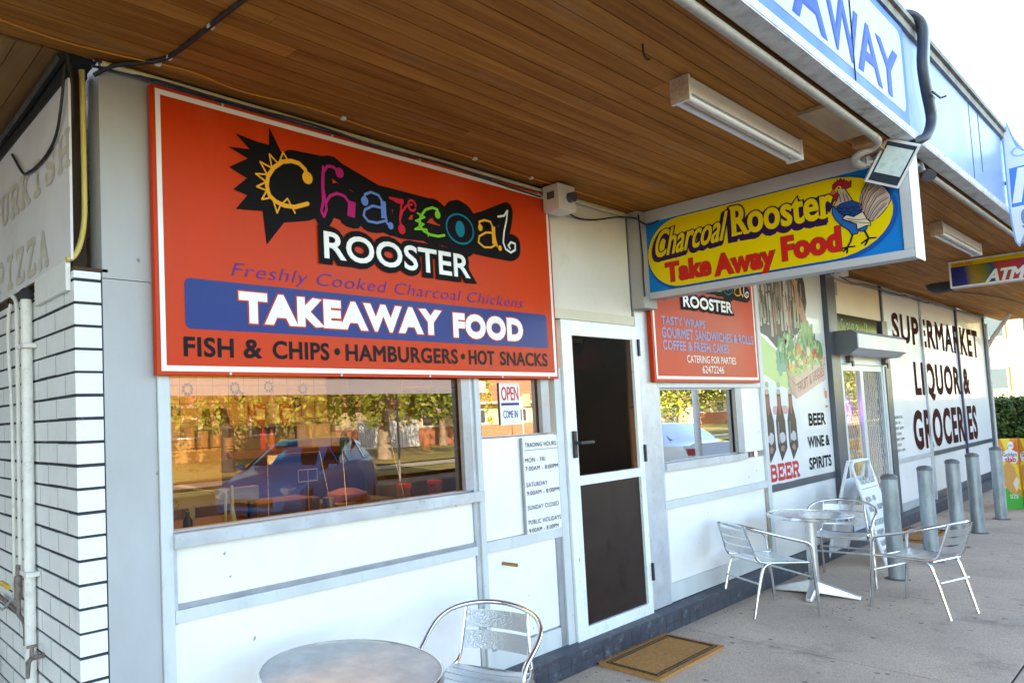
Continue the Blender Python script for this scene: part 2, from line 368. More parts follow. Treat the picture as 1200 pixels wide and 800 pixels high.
slab_text(sfont('TURKISH',-1.17+.0,.175,.125,2.625,.125),TS,FADE,side,.030)
slab_text(sfont('PIZZA',-1.09,.172,.125,2.305,.135),TS,FADE,side,.030)
# --- bay 1
P_("trim_strip",1.188,1.238,.06,1.9,TRIM,-.012,.05); P_("trim_edge",1.239,1.255,.85,1.15,ALU,-.006,.03)
P_("panel",1.24,3.05,.915,1.152,WHITE,.012,.05); P_("panel",1.24,3.05,.12,.856,WHITE,.006,.05)
P_("rail",1.24,3.052,.858,.905,TRIM,-.012,.05); P_("rail",1.24,3.052,.906,.925,ALUD,-.004,.05)
P_("rail",1.24,3.85,.06,.118,TRIM,-.008,.05)
P_("mullion",3.054,3.082,.06,1.9,ALU,-.004,.06); P_("mullion",3.084,3.125,.06,1.9,TRIM,-.016,.06)
# --- bay 2
P_("panel",3.127,3.50,.915,1.488,WHITE,.008,.05); P_("rail",3.127,3.853,.855,.912,TRIM,-.012,.05)
P_("panel",3.127,3.80,.32,.853,WHITE,.008,.05); P_("rail",3.127,3.80,.12,.31,TRIM,.0,.05); P_("mullion",3.802,3.85,.12,.853,ALUD,-.002,.05)
P_("mullion",3.852,3.925,.06,1.9,TRIM,-.014,.06); P_("panel",3.5,3.85,.915,1.488,WHITE,.008,.05)
# wall behind the big sign and above the door
P_("upper_wall",1.188,3.84,1.905,3.05,WHITE2,.0,.06); P_("upper_wall",3.842,4.86,2.29,3.05,WHITE2,-.004,.06)
P_("door_head",3.855,4.88,2.222,2.288,CREAM if False else mat("cream_head_trim",(.66,.62,.50),.5,var=.06),-.012,.06)
P_("jamb_post",4.892,5.165,.20,3.05,ALU,-.01,.08); P_("jamb_gap",4.872,4.89,.2,2.22,BLACK,.01,.05)
# --- bay 3
P_("upper_wall",5.167,7.04,1.822,3.05,WHITE2,.0,.06); P_("rail",5.167,7.04,1.775,1.82,TRIM,-.012,.05)
P_("panel",6.63,7.04,1.21,1.773,WHITE,.006,.05); P_("panel",5.19,7.04,.935,1.158,WHITE,.006,.05)
P_("rail",5.167,7.04,.875,.933,TRIM,-.012,.05); P_("panel",5.19,7.0,.335,.873,WHITE,.006,.05); P_("rail",5.167,7.04,.20,.333,TRIM,0,.05)
P_("trim_edge",5.167,5.188,.335,1.775,TRIM,-.01,.05); P_("mullion",7.042,7.12,.20,3.05,TRIM,-.014,.06); P_("trim_edge",7.003,7.04,.335,.873,mat("rusty_trim",(.36,.33,.27),.6,var=.3,vs=9),-.004,.05)
# --- windows
WINBIG=glass("tinted_shop_glass",(.86,.66,.38),1.5,.075); WINCL=glass("clear_shop_glass",(.65,.62,.56),2.8,.2)
def window(x0,x1,z0,z1,g,sill,fr=.022,rightgrey=0,parent=shop,y=.03):
    f=MB().box(x0,x0+fr,y-.02,y+.03,z0,z1).box(x1-fr,x1,y-.02,y+.03,z0,z1).box(x0+fr,x1-fr,y-.02,y+.03,z1-fr,z1).box(x0+fr,x1-fr,y-.02,y+.03,z0,z0+fr*.6)
    w=obj("window",f,ALUD,parent)
    obj("pane",MB().add([(x0+fr,y,z0+fr*.6),(x1-fr,y,z0+fr*.6),(x1-fr,y,z1-fr),(x0+fr,y,z1-fr)],[(0,1,2,3)]),g,w)
    if sill: obj("sill",MB().box(x0-.002,x1+.06,-.03,.05,z0-.055,z0-.002),ALU,w)
    return w
window(1.24,3.052,1.205,1.93,WINBIG,True,fr=.012)
P_("mullion",2.985,3.05,1.215,1.9,ALUD,-.006,.02)
window(3.127,3.80,1.492,1.93,WINCL,False,fr=.012); P_("mullion",3.72,3.80,1.50,1.9,ALUD,-.006,.02)
window(5.19,6.56,1.212,1.773,WINCL,True,fr=.014); P_("mullion",6.50,6.625,1.215,1.77,ALUD,-.008,.02)
# --- door (white frame, dark security mesh)
MESHD=mat("dark_security_mesh",(.020,.011,.009),.45,var=.5,vs=7,spec=.2)
df=MB(); X0,X1,Z0,Z1=3.935,4.868,.178,2.215
df.box(X0,X0+.115,-.03,.02,Z0,Z1).box(X1-.062,X1,-.03,.02,Z0,Z1).box(X0+.115,X1-.062,-.03,.02,2.115,Z1).box(X0+.115,X1-.062,-.03,.02,1.15,1.21).box(X0+.115,X1-.062,-.03,.02,Z0,.268)
door=obj("door",df,DOORW,shop,bevel=.002)
obj("screen",MB().box(X0+.113,X1-.06,-.012,-.008,.266,1.152),MESHD,door); DG=glass("dark_door_glass",(.34,.25,.20),.06,.0,.35); obj("screen",MB().add([(X0+.113,-.01,1.208),(X1-.06,-.01,1.208),(X1-.06,-.01,2.117),(X0+.113,-.01,2.117)],[(0,1,2,3)]),DG,door)
obj("handle",MB().box(3.985,4.018,-.048,-.031,1.33,1.50).box(3.99,4.012,-.085,-.048,1.415,1.435).box(3.99,4.14,-.095,-.082,1.415,1.435),BLACK,door,bevel=.003)
for z in (2.0,1.25,.42): obj("hinge",MB().box(4.862,4.880,-.045,-.031,z,z+.12),BLACK,door)
P_("door_sill",3.93,4.89,.155,.176,mat("worn_sill",(.06,.065,.07),.5,stain=.7,ss=20,stcol=(.3,.3,.3)),-.06,.06)
# tap stub on lower panel
obj("tap_stub",MB().tube([(3.28,.01,.775),(3.30,-.05,.772),(3.31,-.075,.771)],.010),mat("brass",(.35,.22,.08),.35,metal=.9),shop,smooth=True)
# plinth: painted tiles with joints
def plinth(x0,x1,parent,h=.195,lab=None):
    o=obj("plinth",MB().box(x0,x1,-.095,.30,.0,h-.03),MORT,parent)
    mb=MB(); x=x0
    while x<x1-.02:
        e=min(x+.115,x1); mb.box(x+.0012,e-.0012,-.10,-.06,.06,.118); mb.box(x+.0012,e-.0012,-.10,-.06,.1195,h-.022); x+=.115
    mb.box(x0,x1,-.103,.0,h-.02,h-.0)
    obj("plinth_tiles",mb,PLINTH,parent,bevel=.0015)
plinth(-1.0 if False else .975,7.12,shop)
# roof block (throws the building's shade over the pavement and the road), interior room
RENDERW=mat("rendered_wall",(.45,.43,.40),.8,var=.1,vs=2); ROOFM=mat("roof_sheet",(.35,.36,.38),.5,metal=.3,var=.1)
P_("roof",.9,7.1,3.1,5.0,RENDERW,.35,9.5)
TILE=mat("cream_wall_tiles",(.62,.50,.30),.25,var=.04,vs=4)
def tilemat():
    n=TILE.node_tree; b=n.nodes["Principled BSDF"]; src=b.inputs["Base Color"].links[0].from_socket
    br=n.nodes.new("ShaderNodeTexBrick"); br.offset=0; br.inputs["Scale"].default_value=1; br.inputs["Brick Width"].default_value=.15; br.inputs["Row Height"].default_value=.15; br.inputs["Mortar Size"].default_value=.003
    g=n.nodes.new("ShaderNodeNewGeometry"); s=n.nodes.new("ShaderNodeSeparateXYZ"); c=n.nodes.new("ShaderNodeCombineXYZ")
    n.links.new(g.outputs["Position"],s.inputs[0]); n.links.new(s.outputs[0],c.inputs[0]); n.links.new(s.outputs[2],c.inputs[1]); n.links.new(c.outputs[0],br.inputs["Vector"])
    n.links.new(src,br.inputs["Color1"]); n.links.new(src,br.inputs["Color2"]); br.inputs["Mortar"].default_value=(.25,.18,.1,1); n.links.new(br.outputs["Color"],b.inputs["Base Color"])
tilemat()
P_("inner_wall",1.0,4.05,.06,3.0,TILE,2.55,2.65); P_("inner_wall",4.05,7.1,.06,3.0,mat("amber_inner_wall",(.50,.33,.10),.6,var=.08),3.2,3.3)
P_("inner_wall",1.0,1.05,.06,3.0,TILE,.13,2.55); P_("inner_wall",7.0,7.1,.06,3.0,RENDERW,.10,3.2); P_("inner_wall",4.86,4.95,.06,3.0,mat("brown_partition",(.16,.10,.06),.6),.7,3.2)
P_("inner_ceiling",1.0,7.1,3.0,3.06,mat("inner_ceiling",(.55,.47,.36),.7),.1,3.3); P_("inner_floor",1.0,7.1,.165,.19,mat("inner_floor",(.12,.08,.06),.5),.31,3.3)

# =============== ADDED UNSEEN LEFT NEIGHBOUR, KEEPS SUN OFF THE PASSAGE ===============
nb=thing("added_neighbour",(-4,0,.06),"added unseen building across the passage, keeping sun off the brick wall","building")
obj("wall",MB().box(-9,-4.6,0,9.5,.0,3.05),mat("pale_added_wall",(.80,.80,.80),.7,var=.08),nb); obj("roof",MB().box(-9,-4.6,.35,9.5,3.13,7.4),RENDERW,nb); obj("sun_stop_wall",MB().box(-4.6,.87,8.5,9.5,.06,7.4),RENDERW,nb)  # tall upper block and end wall are added to stop the low sun

# =============== SUPERMARKET ===============
sm=thing("supermarket",(12,0,.06),"white fronted supermarket with lettered window panels and a grilled double door","shop building")
def Q(name,x0,x1,z0,z1,m,y0=0,y1=.05,bevel=0): return P_(name,x0,x1,z0,z1,m,y0,y1,sm,bevel)
VINYL=mat("glossy_white_vinyl",(.78,.80,.80),.4,var=.02,vs=2,coat=.35,stain=.05,ss=8)
VINYLC=mat("cream_panel",(.74,.62,.42),.45,var=.05,vs=2)
DPOST=mat("dark_grey_post",(.085,.10,.125),.35,metal=.3,var=.15,vs=6)
NAVYP=mat("dark_blue_mullion",(.04,.05,.12),.4)
poster=Q("poster_panel",7.122,8.848,.885,3.05,VINYL,.0,.04)
Q("rail",7.122,8.85,.82,.883,DPOST,-.012,.05); Q("panel",7.122,8.85,.20,.818,WHITE,.004,.05)
Q("post",8.852,9.13,.20,3.05,DPOST,-.05,.08); Q("cream_panel",9.132,10.93,2.60,3.05,VINYLC,-.002,.05)
Q("transom_window",9.132,10.93,2.38,2.598,mat("dark_glass",(.01,.013,.014),.12,spec=.25),.0,.05)
Q("post",10.845,11.06,.20,2.598,DPOST,-.03,.08)
mbx=[(10.94,11.0),(12.77,12.83),(14.92,14.98),(17.02,17.10)]
Q("mullion",10.932,10.99,2.60,3.05,DPOST,-.02,.05)
for (a,b),mm in zip(mbx[1:],(ALU,NAVYP,DPOST)): Q("mullion",a,b,.20,3.05,mm,-.025,.06)
pan=[]
for a,b in ((11.062,12.768),(12.832,14.918),(14.982,17.018)):
    pan.append(Q("window_panel",a,b,.862,3.05,VINYL,.0,.04)); Q("rail",a,b,.80,.86,ALU if a<12 else DPOST,-.014,.05); Q("panel",a,b,.30,.798,WHITE,.004,.05); Q("rail",a,b,.20,.298,ALU if a<12 else DPOST,-.006,.05)
plinth(7.122,17.12,sm)
Q("roof",7.12,17.1,3.1,5.0,RENDERW,.35,9.5); Q("end_wall",17.0,17.10,.0,3.1,WHITE,.07,9.5)
Q("inner_wall",7.15,10.96,.2,3.0,mat("inner_dim",(.25,.22,.18),.7),2.5,2.6)
# doors: white frames, sliding leaves, diamond grille on the right leaf
DFR=mat("pale_door_alu",(.62,.68,.70),.35,metal=.2)
f=MB().box(9.132,10.843,-.03,.05,2.03,2.12).box(9.132,9.27,-.02,.05,.2,2.03).box(10.76,10.843,-.02,.05,.2,2.03)
sd_=obj("door",f,DFR,sm)
lf=MB()
for a,b in ((9.272,9.95),(9.952,10.757)): lf.box(a,a+.05,-.012,.02,.2,2.028).box(b-.05,b,-.012,.02,.2,2.028).box(a+.05,b-.05,-.012,.02,1.96,2.028).box(a+.05,b-.05,-.012,.02,.2,.33)
obj("door_leaf",lf,DFR,sd_)
GL2=glass("door_glass",(.55,.58,.58),1.3,.05)
for a,b in ((9.322,9.90),(10.002,10.707)): obj("pane",MB().add([(a,.012,.33),(b,.012,.33),(b,.012,1.96),(a,.012,1.96)],[(0,1,2,3)]),GL2,sd_)
gr=MB(); pl=FY(.006); rr=MB()
a0,a1,b0,b1=10.0,10.71,.33,1.96; st=.085
for sgn in (1,-1):
    t=-3.0
    while t<3:
        # line a = a0+t + s, b=b0+ s*1.6
        pts=[]
        for i in range(0,41):
            s_=i/40*(b1-b0)/1.6; a=(a0+t+s_) if sgn>0 else (a1-t-s_); b=b0+s_*1.6
            if a0<=a<=a1: pts.append((a,b))
        if len(pts)>1: gr.tube([pl(pts[0][0],pts[0][1],.0+ (0.002 if sgn>0 else -.002)),pl(pts[-1][0],pts[-1][1],(0.002 if sgn>0 else -.002))],.0035,4)
        t+=st
for sgn in (1,-1):
    t=-3.0
    while t<3:
        pts=[]
        for i in range(0,41):
            s_=i/40*(b1-b0)/1.6; a=(9.32+t+s_) if sgn>0 else (9.9-t-s_); b=b0+s_*1.6
            if 9.32<=a<=9.9: pts.append((a,b))
        if len(pts)>1: gr.tube([(pts[0][0],.05+.004*sgn,pts[0][1]),(pts[-1][0],.05+.004*sgn,pts[-1][1])],.0025,4)
        t+=st
obj("security_grille",gr,mat("grille_steel",(.45,.46,.45),.4,metal=.6),sd_)
# roller shutter box
sh=obj("shutter_box",MB().prism([(-.002,2.12),(-.17,2.12),(-.25,2.18),(-.25,2.33),(-.20,2.375),(-.002,2.375)],lambda a,b,d:(d,a,b),9.03,10.85),mat("shutter_steel",(.50,.52,.52),.4,metal=.3,var=.06,vs=3),sm)
obj("shutter_end",MB().prism([(-.002,2.12),(-.17,2.12),(-.25,2.18),(-.25,2.33),(-.20,2.375),(-.002,2.375)],lambda a,b,d:(d,a,b),8.99,9.028),mat("shutter_end_grey",(.14,.16,.19),.4,var=.1),sh)
for x in (9.36,10.68): obj("padlock_bracket",MB().box(x,x+.11,-.075,-.032,2.04,2.115).box(x+.03,x+.08,-.09,-.076,2.0,2.06),mat("bracket_dark"+str(x),(.10,.09,.07),.5,metal=.5),sm)
Q("wall_notice",9.22,9.36,2.80,2.95,mat("notice_blue_grey",(.25,.28,.36),.5),-.006,-.003)
# verandah strut at far end
obj("strut",MB().tube(smoothpath([(17.16,.02,2.30),(17.16,-.03,2.52),(17.16,-.30,2.96),(17.16,-.36,3.04)],1),.035,12),mat("white_pipe",(.68,.66,.60),.5,var=.05),sm,smooth=True)
obj("downpipe",MB().tube([(17.14,-.03,.2),(17.14,-.03,2.9)],.022,10),ALU,sm,smooth=True)
# door transom green script: loose strokes
mbg=MB(); strokes(mbg,FY(-.002),[arc((9.45,2.49),.05,60,300,10),arc((9.62,2.47),.03,0,360,10),[(9.70,2.50),(9.70,2.44)],[(9.78,2.44),(9.78,2.5),(9.84,2.5),(9.84,2.44)],arc((9.95,2.47),.03,0,360,10),[(10.25,2.44),(10.25,2.54)],[(10.32,2.44),(10.32,2.54)]],.012,.001)
obj("lettering",mbg,mat("green_ink",(.10,.5,.12),.4),sm)

# =============== AWNING ===============
aw=thing("awning",(5,-.8,3.05),"long street awning with varnished timber board soffit and blue and white fascia","awning")
def woodmat(name,ax,cols):
    """varnished boards: per-board tone from the 'tone' face attribute, long grain noise, worn patches"""
    M=bpy.data.materials.new(name); M.use_nodes=True; n=M.node_tree; b=n.nodes["Principled BSDF"]; b.inputs["Roughness"].default_value=.7; b.inputs["Specular IOR Level"].default_value=.18
    g=n.nodes.new("ShaderNodeNewGeometry"); mp=n.nodes.new("ShaderNodeMapping"); mp.inputs["Scale"].default_value=(1.2,34,34) if ax=='x' else (34,1.2,34)
    at=n.nodes.new("ShaderNodeAttribute"); at.attribute_name="tone"
    cb=n.nodes.new("ShaderNodeCombineXYZ"); sc=n.nodes.new("ShaderNodeMath"); sc.operation='MULTIPLY'; sc.inputs[1].default_value=57
    n.links.new(at.outputs["Fac"],sc.inputs[0]); n.links.new(sc.outputs[0],cb.inputs[0 if ax=='x' else 1])
    ad=n.nodes.new("ShaderNodeVectorMath"); ad.operation='ADD'; n.links.new(g.outputs["Position"],ad.inputs[0]); n.links.new(cb.outputs[0],ad.inputs[1]); n.links.new(ad.outputs[0],mp.inputs[0])
    no=n.nodes.new("ShaderNodeTexNoise"); no.inputs["Scale"].default_value=1.0; no.inputs["Detail"].default_value=8; no.inputs["Roughness"].default_value=.65; n.links.new(mp.outputs[0],no.inputs["Vector"])
    mix=n.nodes.new("ShaderNodeMath"); mix.operation='MULTIPLY_ADD'; mix.inputs[1].default_value=.95; n.links.new(no.outputs[0],mix.inputs[0])
    m2=n.nodes.new("ShaderNodeMath"); m2.operation='MULTIPLY'; m2.inputs[1].default_value=.20; n.links.new(at.outputs["Fac"],m2.inputs[0]); n.links.new(m2.outputs[0],mix.inputs[2])
    cr=n.nodes.new("ShaderNodeValToRGB"); e=cr.color_ramp.elements; e[0].position=.12; e[0].color=(*cols[0],1); e[1].position=.86; e[1].color=(*cols[2],1); x=e.new(.45); x.color=(*cols[1],1)
    n.links.new(mix.outputs[0],cr.inputs[0])
    # worn greyish patches
    n2=n.nodes.new("ShaderNodeTexNoise"); n2.inputs["Scale"].default_value=1.0; n2.inputs["Detail"].default_value=10; n2.inputs["Roughness"].default_value=.7
    mp2=n.nodes.new("ShaderNodeMapping"); mp2.inputs["Scale"].default_value=(1.6,7,7) if ax=='x' else (7,1.6,7); n.links.new(g.outputs["Position"],mp2.inputs[0]); n.links.new(mp2.outputs[0],n2.inputs["Vector"])
    r=n.nodes.new("ShaderNodeMapRange"); r.inputs[1].default_value=.55; r.inputs[2].default_value=.72; r.inputs[4].default_value=.5; n.links.new(n2.outputs[0],r.inputs[0])
    mx=n.nodes.new("ShaderNodeMix"); mx.data_type='RGBA'; mx.inputs[7].default_value=(.36,.22,.11,1); n.links.new(cr.outputs[0],mx.inputs[6]); n.links.new(r.outputs[0],mx.inputs[0]); n.links.new(mx.outputs[2],b.inputs["Base Color"])
    bu=n.nodes.new("ShaderNodeBump"); bu.inputs["Strength"].default_value=.25; bu.inputs["Distance"].default_value=.004; n.links.new(no.outputs[0],bu.inputs["Height"]); n.links.new(bu.outputs[0],b.inputs["Normal"])
    return M
WOOD=woodmat("varnished_soffit_boards",'x',[(.06,.017,.003),(.29,.105,.015),(.54,.235,.042)])
WOODL=woodmat("old_soffit_boards",'y',[(.08,.035,.012),(.20,.10,.035),(.34,.19,.07)])
mb=MB(); rnd=random.Random(11); y=-1.56
while y<-.005:
    y1=min(y+.0755,.0); x=-8+rnd.uniform(0,2)
    while x<18.7:
        x1=min(x+rnd.uniform(1.6,4.2),18.7); mb.box(x+.0008,x1-.0008,y+.0016,y1-.0016,3.05+rnd.uniform(0,.0012),3.066,rnd.random()); x=x1
    y=y1
obj("soffit",mb,WOOD,aw,bevel=.0)
mb=MB(); x=.86
while x>-1.1:
    x0=x-.09; mb.box(x0+.0018,x-.0018,.012,8.5,3.045,3.062,rnd.random()); x=x0
obj("side_soffit",mb,WOODL,aw)
obj("soffit_backing",MB().box(-8,18.7,-1.56,.0,3.0665,3.075).box(-1.1,.86,.001,8.5,3.0635,3.072),BLACK,aw)
FASB=mat("pale_blue_fascia_sheet",(.26,.37,.66),.4,var=.06,vs=1.5,coat=.05,spec=.3,stain=.2,ss=3,stretch=(1,1,.25),stcol=(.55,.6,.7))
obj("fascia",MB().box(-8,18.7,-1.64,-1.62,3.075,3.70),FASB,aw)
FLASH=mat("weathered_flashing",(.62,.61,.59),.6,var=.25,vs=14,stain=.9,ss=9,bump=.3,bs=20,stcol=(.13,.12,.11))
obj("flashing",MB().box(-8,18.7,-1.648,-1.572,3.047,3.055).box(-8,18.7,-1.650,-1.641,3.055,3.095),FLASH,aw)
obj("capping",MB().box(-8,18.72,-1.675,-1.60,3.705,3.735).box(-8,18.72,-1.658,-1.6405,3.655,3.704),mat("mould_shadow_capping",(.26,.25,.21),.7,var=.5,vs=10,stain=.9,ss=5,stcol=(.03,.03,.025)),aw)  # mould, with the shadow under the lip coloured into the strip too
obj("awning_roof",MB().box(-8,18.7,-1.60,.35,3.66,3.70),ROOFM,aw); obj("awning_end",MB().box(18.66,18.7,-1.62,0,3.05,3.66),FLASH,aw)
mb=MB()
for x,z,w in ((6.50,3.12,.003),(6.80,3.22,.007)): obj("seam",MB().box(x,x+w,-1.643,-1.6405,z,3.655),NAVYP,aw)
pass
obj("soffit_edge_pipe",MB().tube([(-2,-1.548,3.022),(3.9,-1.548,3.022),(4.62,-1.545,3.022)],.018,12),GREYP,aw,smooth=True)
obj("soffit_edge_pipe",MB().tube([(5.35,-1.548,3.022),(18.6,-1.548,3.022)],.016,12),GREYP,aw,smooth=True)
# =============== LEFT WALL PIPES ===============
PWH=mat("painted_pipe",(.80,.79,.75),.5,var=.1,vs=12,stain=.4,ss=25); RUST=mat("rusty_fitting",(.24,.20,.18),.6,metal=.5,var=.5,vs=40)
t=thing("drain_pipe",(.835,.60,.06),"thick white drain pipe running down the brick side wall, widest of the pipes there","pipe","pipes on the brick side wall")
obj("pipe",MB().tube([(.840,.52,.06),(.840,.52,2.19)],.023,16),PWH,t,smooth=True); obj("pipe_cap",MB().lathe([(.028,0),(.034,.012),(.024,.04),(.012,.05)],(.840,.52,2.19),20),MORT,t,smooth=True)
[obj("pipe_clip",MB().box(.812,.868,.47,.57,z,z+.02),PWH,t,bevel=.003) for z in (1.98,1.03)]
t=thing("gas_pipe",(.85,.80,.06),"thin pipe with a steel gas valve on the brick side wall","pipe","pipes on the brick side wall")
obj("pipe",MB().tube(smoothpath([(.85,.70,1.05),(.85,.70,2.18),(.85,.73,2.23),(.85,.79,2.25)],1),.010,10),PWH,t,smooth=True)
v=obj("valve",MB().tube([(.84,.70,.86),(.84,.70,.90),(.84,.70,.902),(.84,.70,1.00),(.84,.70,1.002),(.84,.70,1.05)],[.010,.010,.018,.018,.011,.010],12).tube([(.84,.70,.86),(.84,.69,.835),(.84,.62,.825),(.84,.59,.80),(.84,.585,.73)],[.009,.010,.010,.011,.012],10).tube([(.84,.70,.845),(.84,1.05,.86)],.010,8),RUST,t,smooth=True)
obj("valve_lever",MB().box(.80,.812,.72,.85,.945,.965),mat("yellow_lever",(.7,.45,.02),.4),v)
tag(obj("hose_tail",MB().tube(smoothpath([(.84,.72,.90),(.83,.80,.88),(.83,.95,.80),(.83,1.1,.84)],2),.006,8),mat("grey_hose",(.35,.38,.42),.5),smooth=True),"thin grey flexible hose beside the gas valve","hose")
tag(obj("conduit_pipe",MB().tube(smoothpath([(.85,.80,.9),(.85,.80,1.7),(.85,.86,2.0),(.85,.86,2.16),(.855,.83,2.22)],2),.008,8),PWH,smooth=True),"thinnest crooked white pipe on the brick side wall","pipe","pipes on the brick side wall")
t=thing("wall_tap",(.80,.42,.6),"old steel tap low on the brick side wall behind the drain pipe","tap")
obj("tap_body",MB().tube([(.868,.43,.72),(.82,.43,.72),(.80,.41,.71),(.79,.38,.66)],[.010,.011,.011,.008],12).tube([(.82,.43,.72),(.82,.43,.76)],.009,8),RUST,t,smooth=True)
obj("tap_handle",MB().box(.80,.84,.424,.436,.76,.769),RUST,t)
tag(obj("wooden_crate",MB().box(.45,.75,1.05,1.6,.06,.14).box(.46,.74,1.06,1.08,.145,.60).box(.46,.74,1.30,1.32,.145,.60),mat("pale_wood",(.42,.32,.2),.8,var=.2,vs=20)),"pale wooden crate piece on the ground in the passage","crate")
# =============== CABLES AND CONDUITS ===============
tag(obj("corner_conduit",MB().tube(smoothpath([(.93,.045,3.02),(.932,.045,2.55),(.93,.045,2.42),(.905,.03,2.32),(.875,.02,2.27),(.85,.02,2.262)],2),.011,10),mat("yellowed_conduit",(.62,.50,.13),.45,var=.1,vs=10),smooth=True),"yellowed plastic conduit bending down the corner above the bricks","conduit")
tag(obj("ceiling_conduit",MB().tube([(.98,-.035,3.028),(3.75,-.035,3.02),(4.85,-.03,3.012)],.011,10),CREAM,smooth=True),"cream conduit along the top of the shop wall","conduit")
def cable(pts,r,m,label,name="cable",it=2): return tag(obj(name,MB().tube(smoothpath(pts,it),r,6),m,smooth=True),label,"cable")
ORC=mat("orange_cable_sheath",(.62,.24,.01),.5)
cable([(-1.0,-.22,3.044),(.3,-.16,3.044),(.75,-.07,3.044),(1.05,-.10,3.044),(1.3,-.15,3.044),(1.55,-.09,3.044),(1.9,-.15,3.044),(2.4,-.10,3.044),(2.9,-.14,3.044),(3.4,-.10,3.044),(4.0,-.11,3.044),(4.85,-.09,3.044)],.0035,ORC,"thin orange cable wandering along the timber soffit edge")
cable([(.96,-.0,2.99),(1.02,-.05,3.03),(1.12,-.10,3.042),(1.18,-.17,3.042),(1.20,-.30,3.042),(1.21,-.46,3.042),(1.225,-.65,3.042),(1.27,-1.0,3.042),(1.3,-1.5,3.042)],.009,BLACK,"thick black cable crossing the timber soffit near the corner")
cable([(.95,-.01,3.02),(1.15,-.045,3.02),(1.6,-.05,3.008),(2.0,-.055,3.018),(2.4,-.06,2.985),(2.9,-.055,3.01),(3.3,-.055,2.98),(3.77,-.05,2.97)],.0055,BLACK,"black cable drooping along the top edge of the big orange sign")
cable([(.95,-.03,3.035),(1.6,-.03,3.042),(2.2,-.025,3.038),(3.0,-.03,3.04),(3.8,-.03,3.036)],.006,BLACK,"black cable tucked into the angle of wall and soffit")
cable([(3.98,-.06,2.94),(4.15,-.03,2.90),(4.4,-.02,2.92),(4.7,-.03,2.99),(4.87,-.07,3.0),(4.88,-.12,2.95),(4.93,-.14,2.93),(4.955,-.2,2.96)],.006,BLACK,"black cable hanging from the white wall box to the projecting sign")
cable([(4.87,-.10,3.01),(4.86,-.11,2.85),(4.875,-.11,2.7),(4.86,-.11,2.55),(4.87,-.11,2.42)],.006,BLACK,"black cable looping down the bracket of the projecting sign")
cable([(.85,.0,3.0),(.845,.03,2.85),(.85,.12,2.75),(.85,.30,2.72),(.85,.55,2.74),(.85,.62,2.79),(.85,.75,2.9)],.006,BLACK,"black cable sagging across the lavender side board")
cable([(.86,.0,3.04),(.885,.01,2.9),(.868,.02,2.7),(.872,.025,2.5),(.87,.03,2.28)],.007,BLACK,"black cable hanging down the corner beside the lavender board")
cable([(.84,.0,3.03),(.84,.5,3.015),(.845,1.0,3.02),(.84,2.5,3.015)],.018,BLACK,"black cable bundle along the top of the lavender side board")
cable([(5.2,-.05,3.0),(7.0,-.05,3.02),(8.6,-.06,2.99),(9.0,-.09,3.02),(9.6,-.05,2.96),(10.4,-.05,3.0),(11.3,-.05,2.97),(12.6,-.06,3.01),(14.9,-.06,2.99),(17.0,-.06,3.0)],.010,BLACK,"long black cable slung along the supermarket wall top")
cable([(9.2,-.03,3.03),(10.2,-.07,3.02),(11.2,-.05,3.03),(12.8,-.03,2.99),(13.0,-.08,2.96),(13.2,-.03,3.02),(17,-.03,3.03)],.007,BLACK,"second thinner black cable above the lettered supermarket windows")
cable([(12.2,-.3,3.043),(13.0,-.55,3.035),(14.2,-.7,3.03),(16.0,-.75,3.035),(17.2,-.95,3.04),(18,-1.4,3.04)],.007,BLACK,"thin black cable looping across the far end of the soffit")
CLIP=mat("white_clip",(.75,.75,.75),.4)
def clip(x,y,label): tag(obj("cable_clip",MB().box(x-.012,x+.012,y-.010,y+.010,3.036,3.049),CLIP,bevel=.002),label,"cable clip","white clips holding cables to the soffit")
clip(1.185,-.19,"white clip on the black cable where it leaves the wall corner"); clip(1.213,-.47,"white clip on the black cable farther out across the soffit"); clip(1.17,-.125,"white clip on the orange cable beside the corner of the shop")
clip(2.1,-.135,"white clip on the orange cable above the logo of the orange sign"); clip(3.05,-.13,"white clip on the orange cable above the right half of the orange sign")
clip(3.60,-.105,"white clip on the orange cable just left of the white wall box")

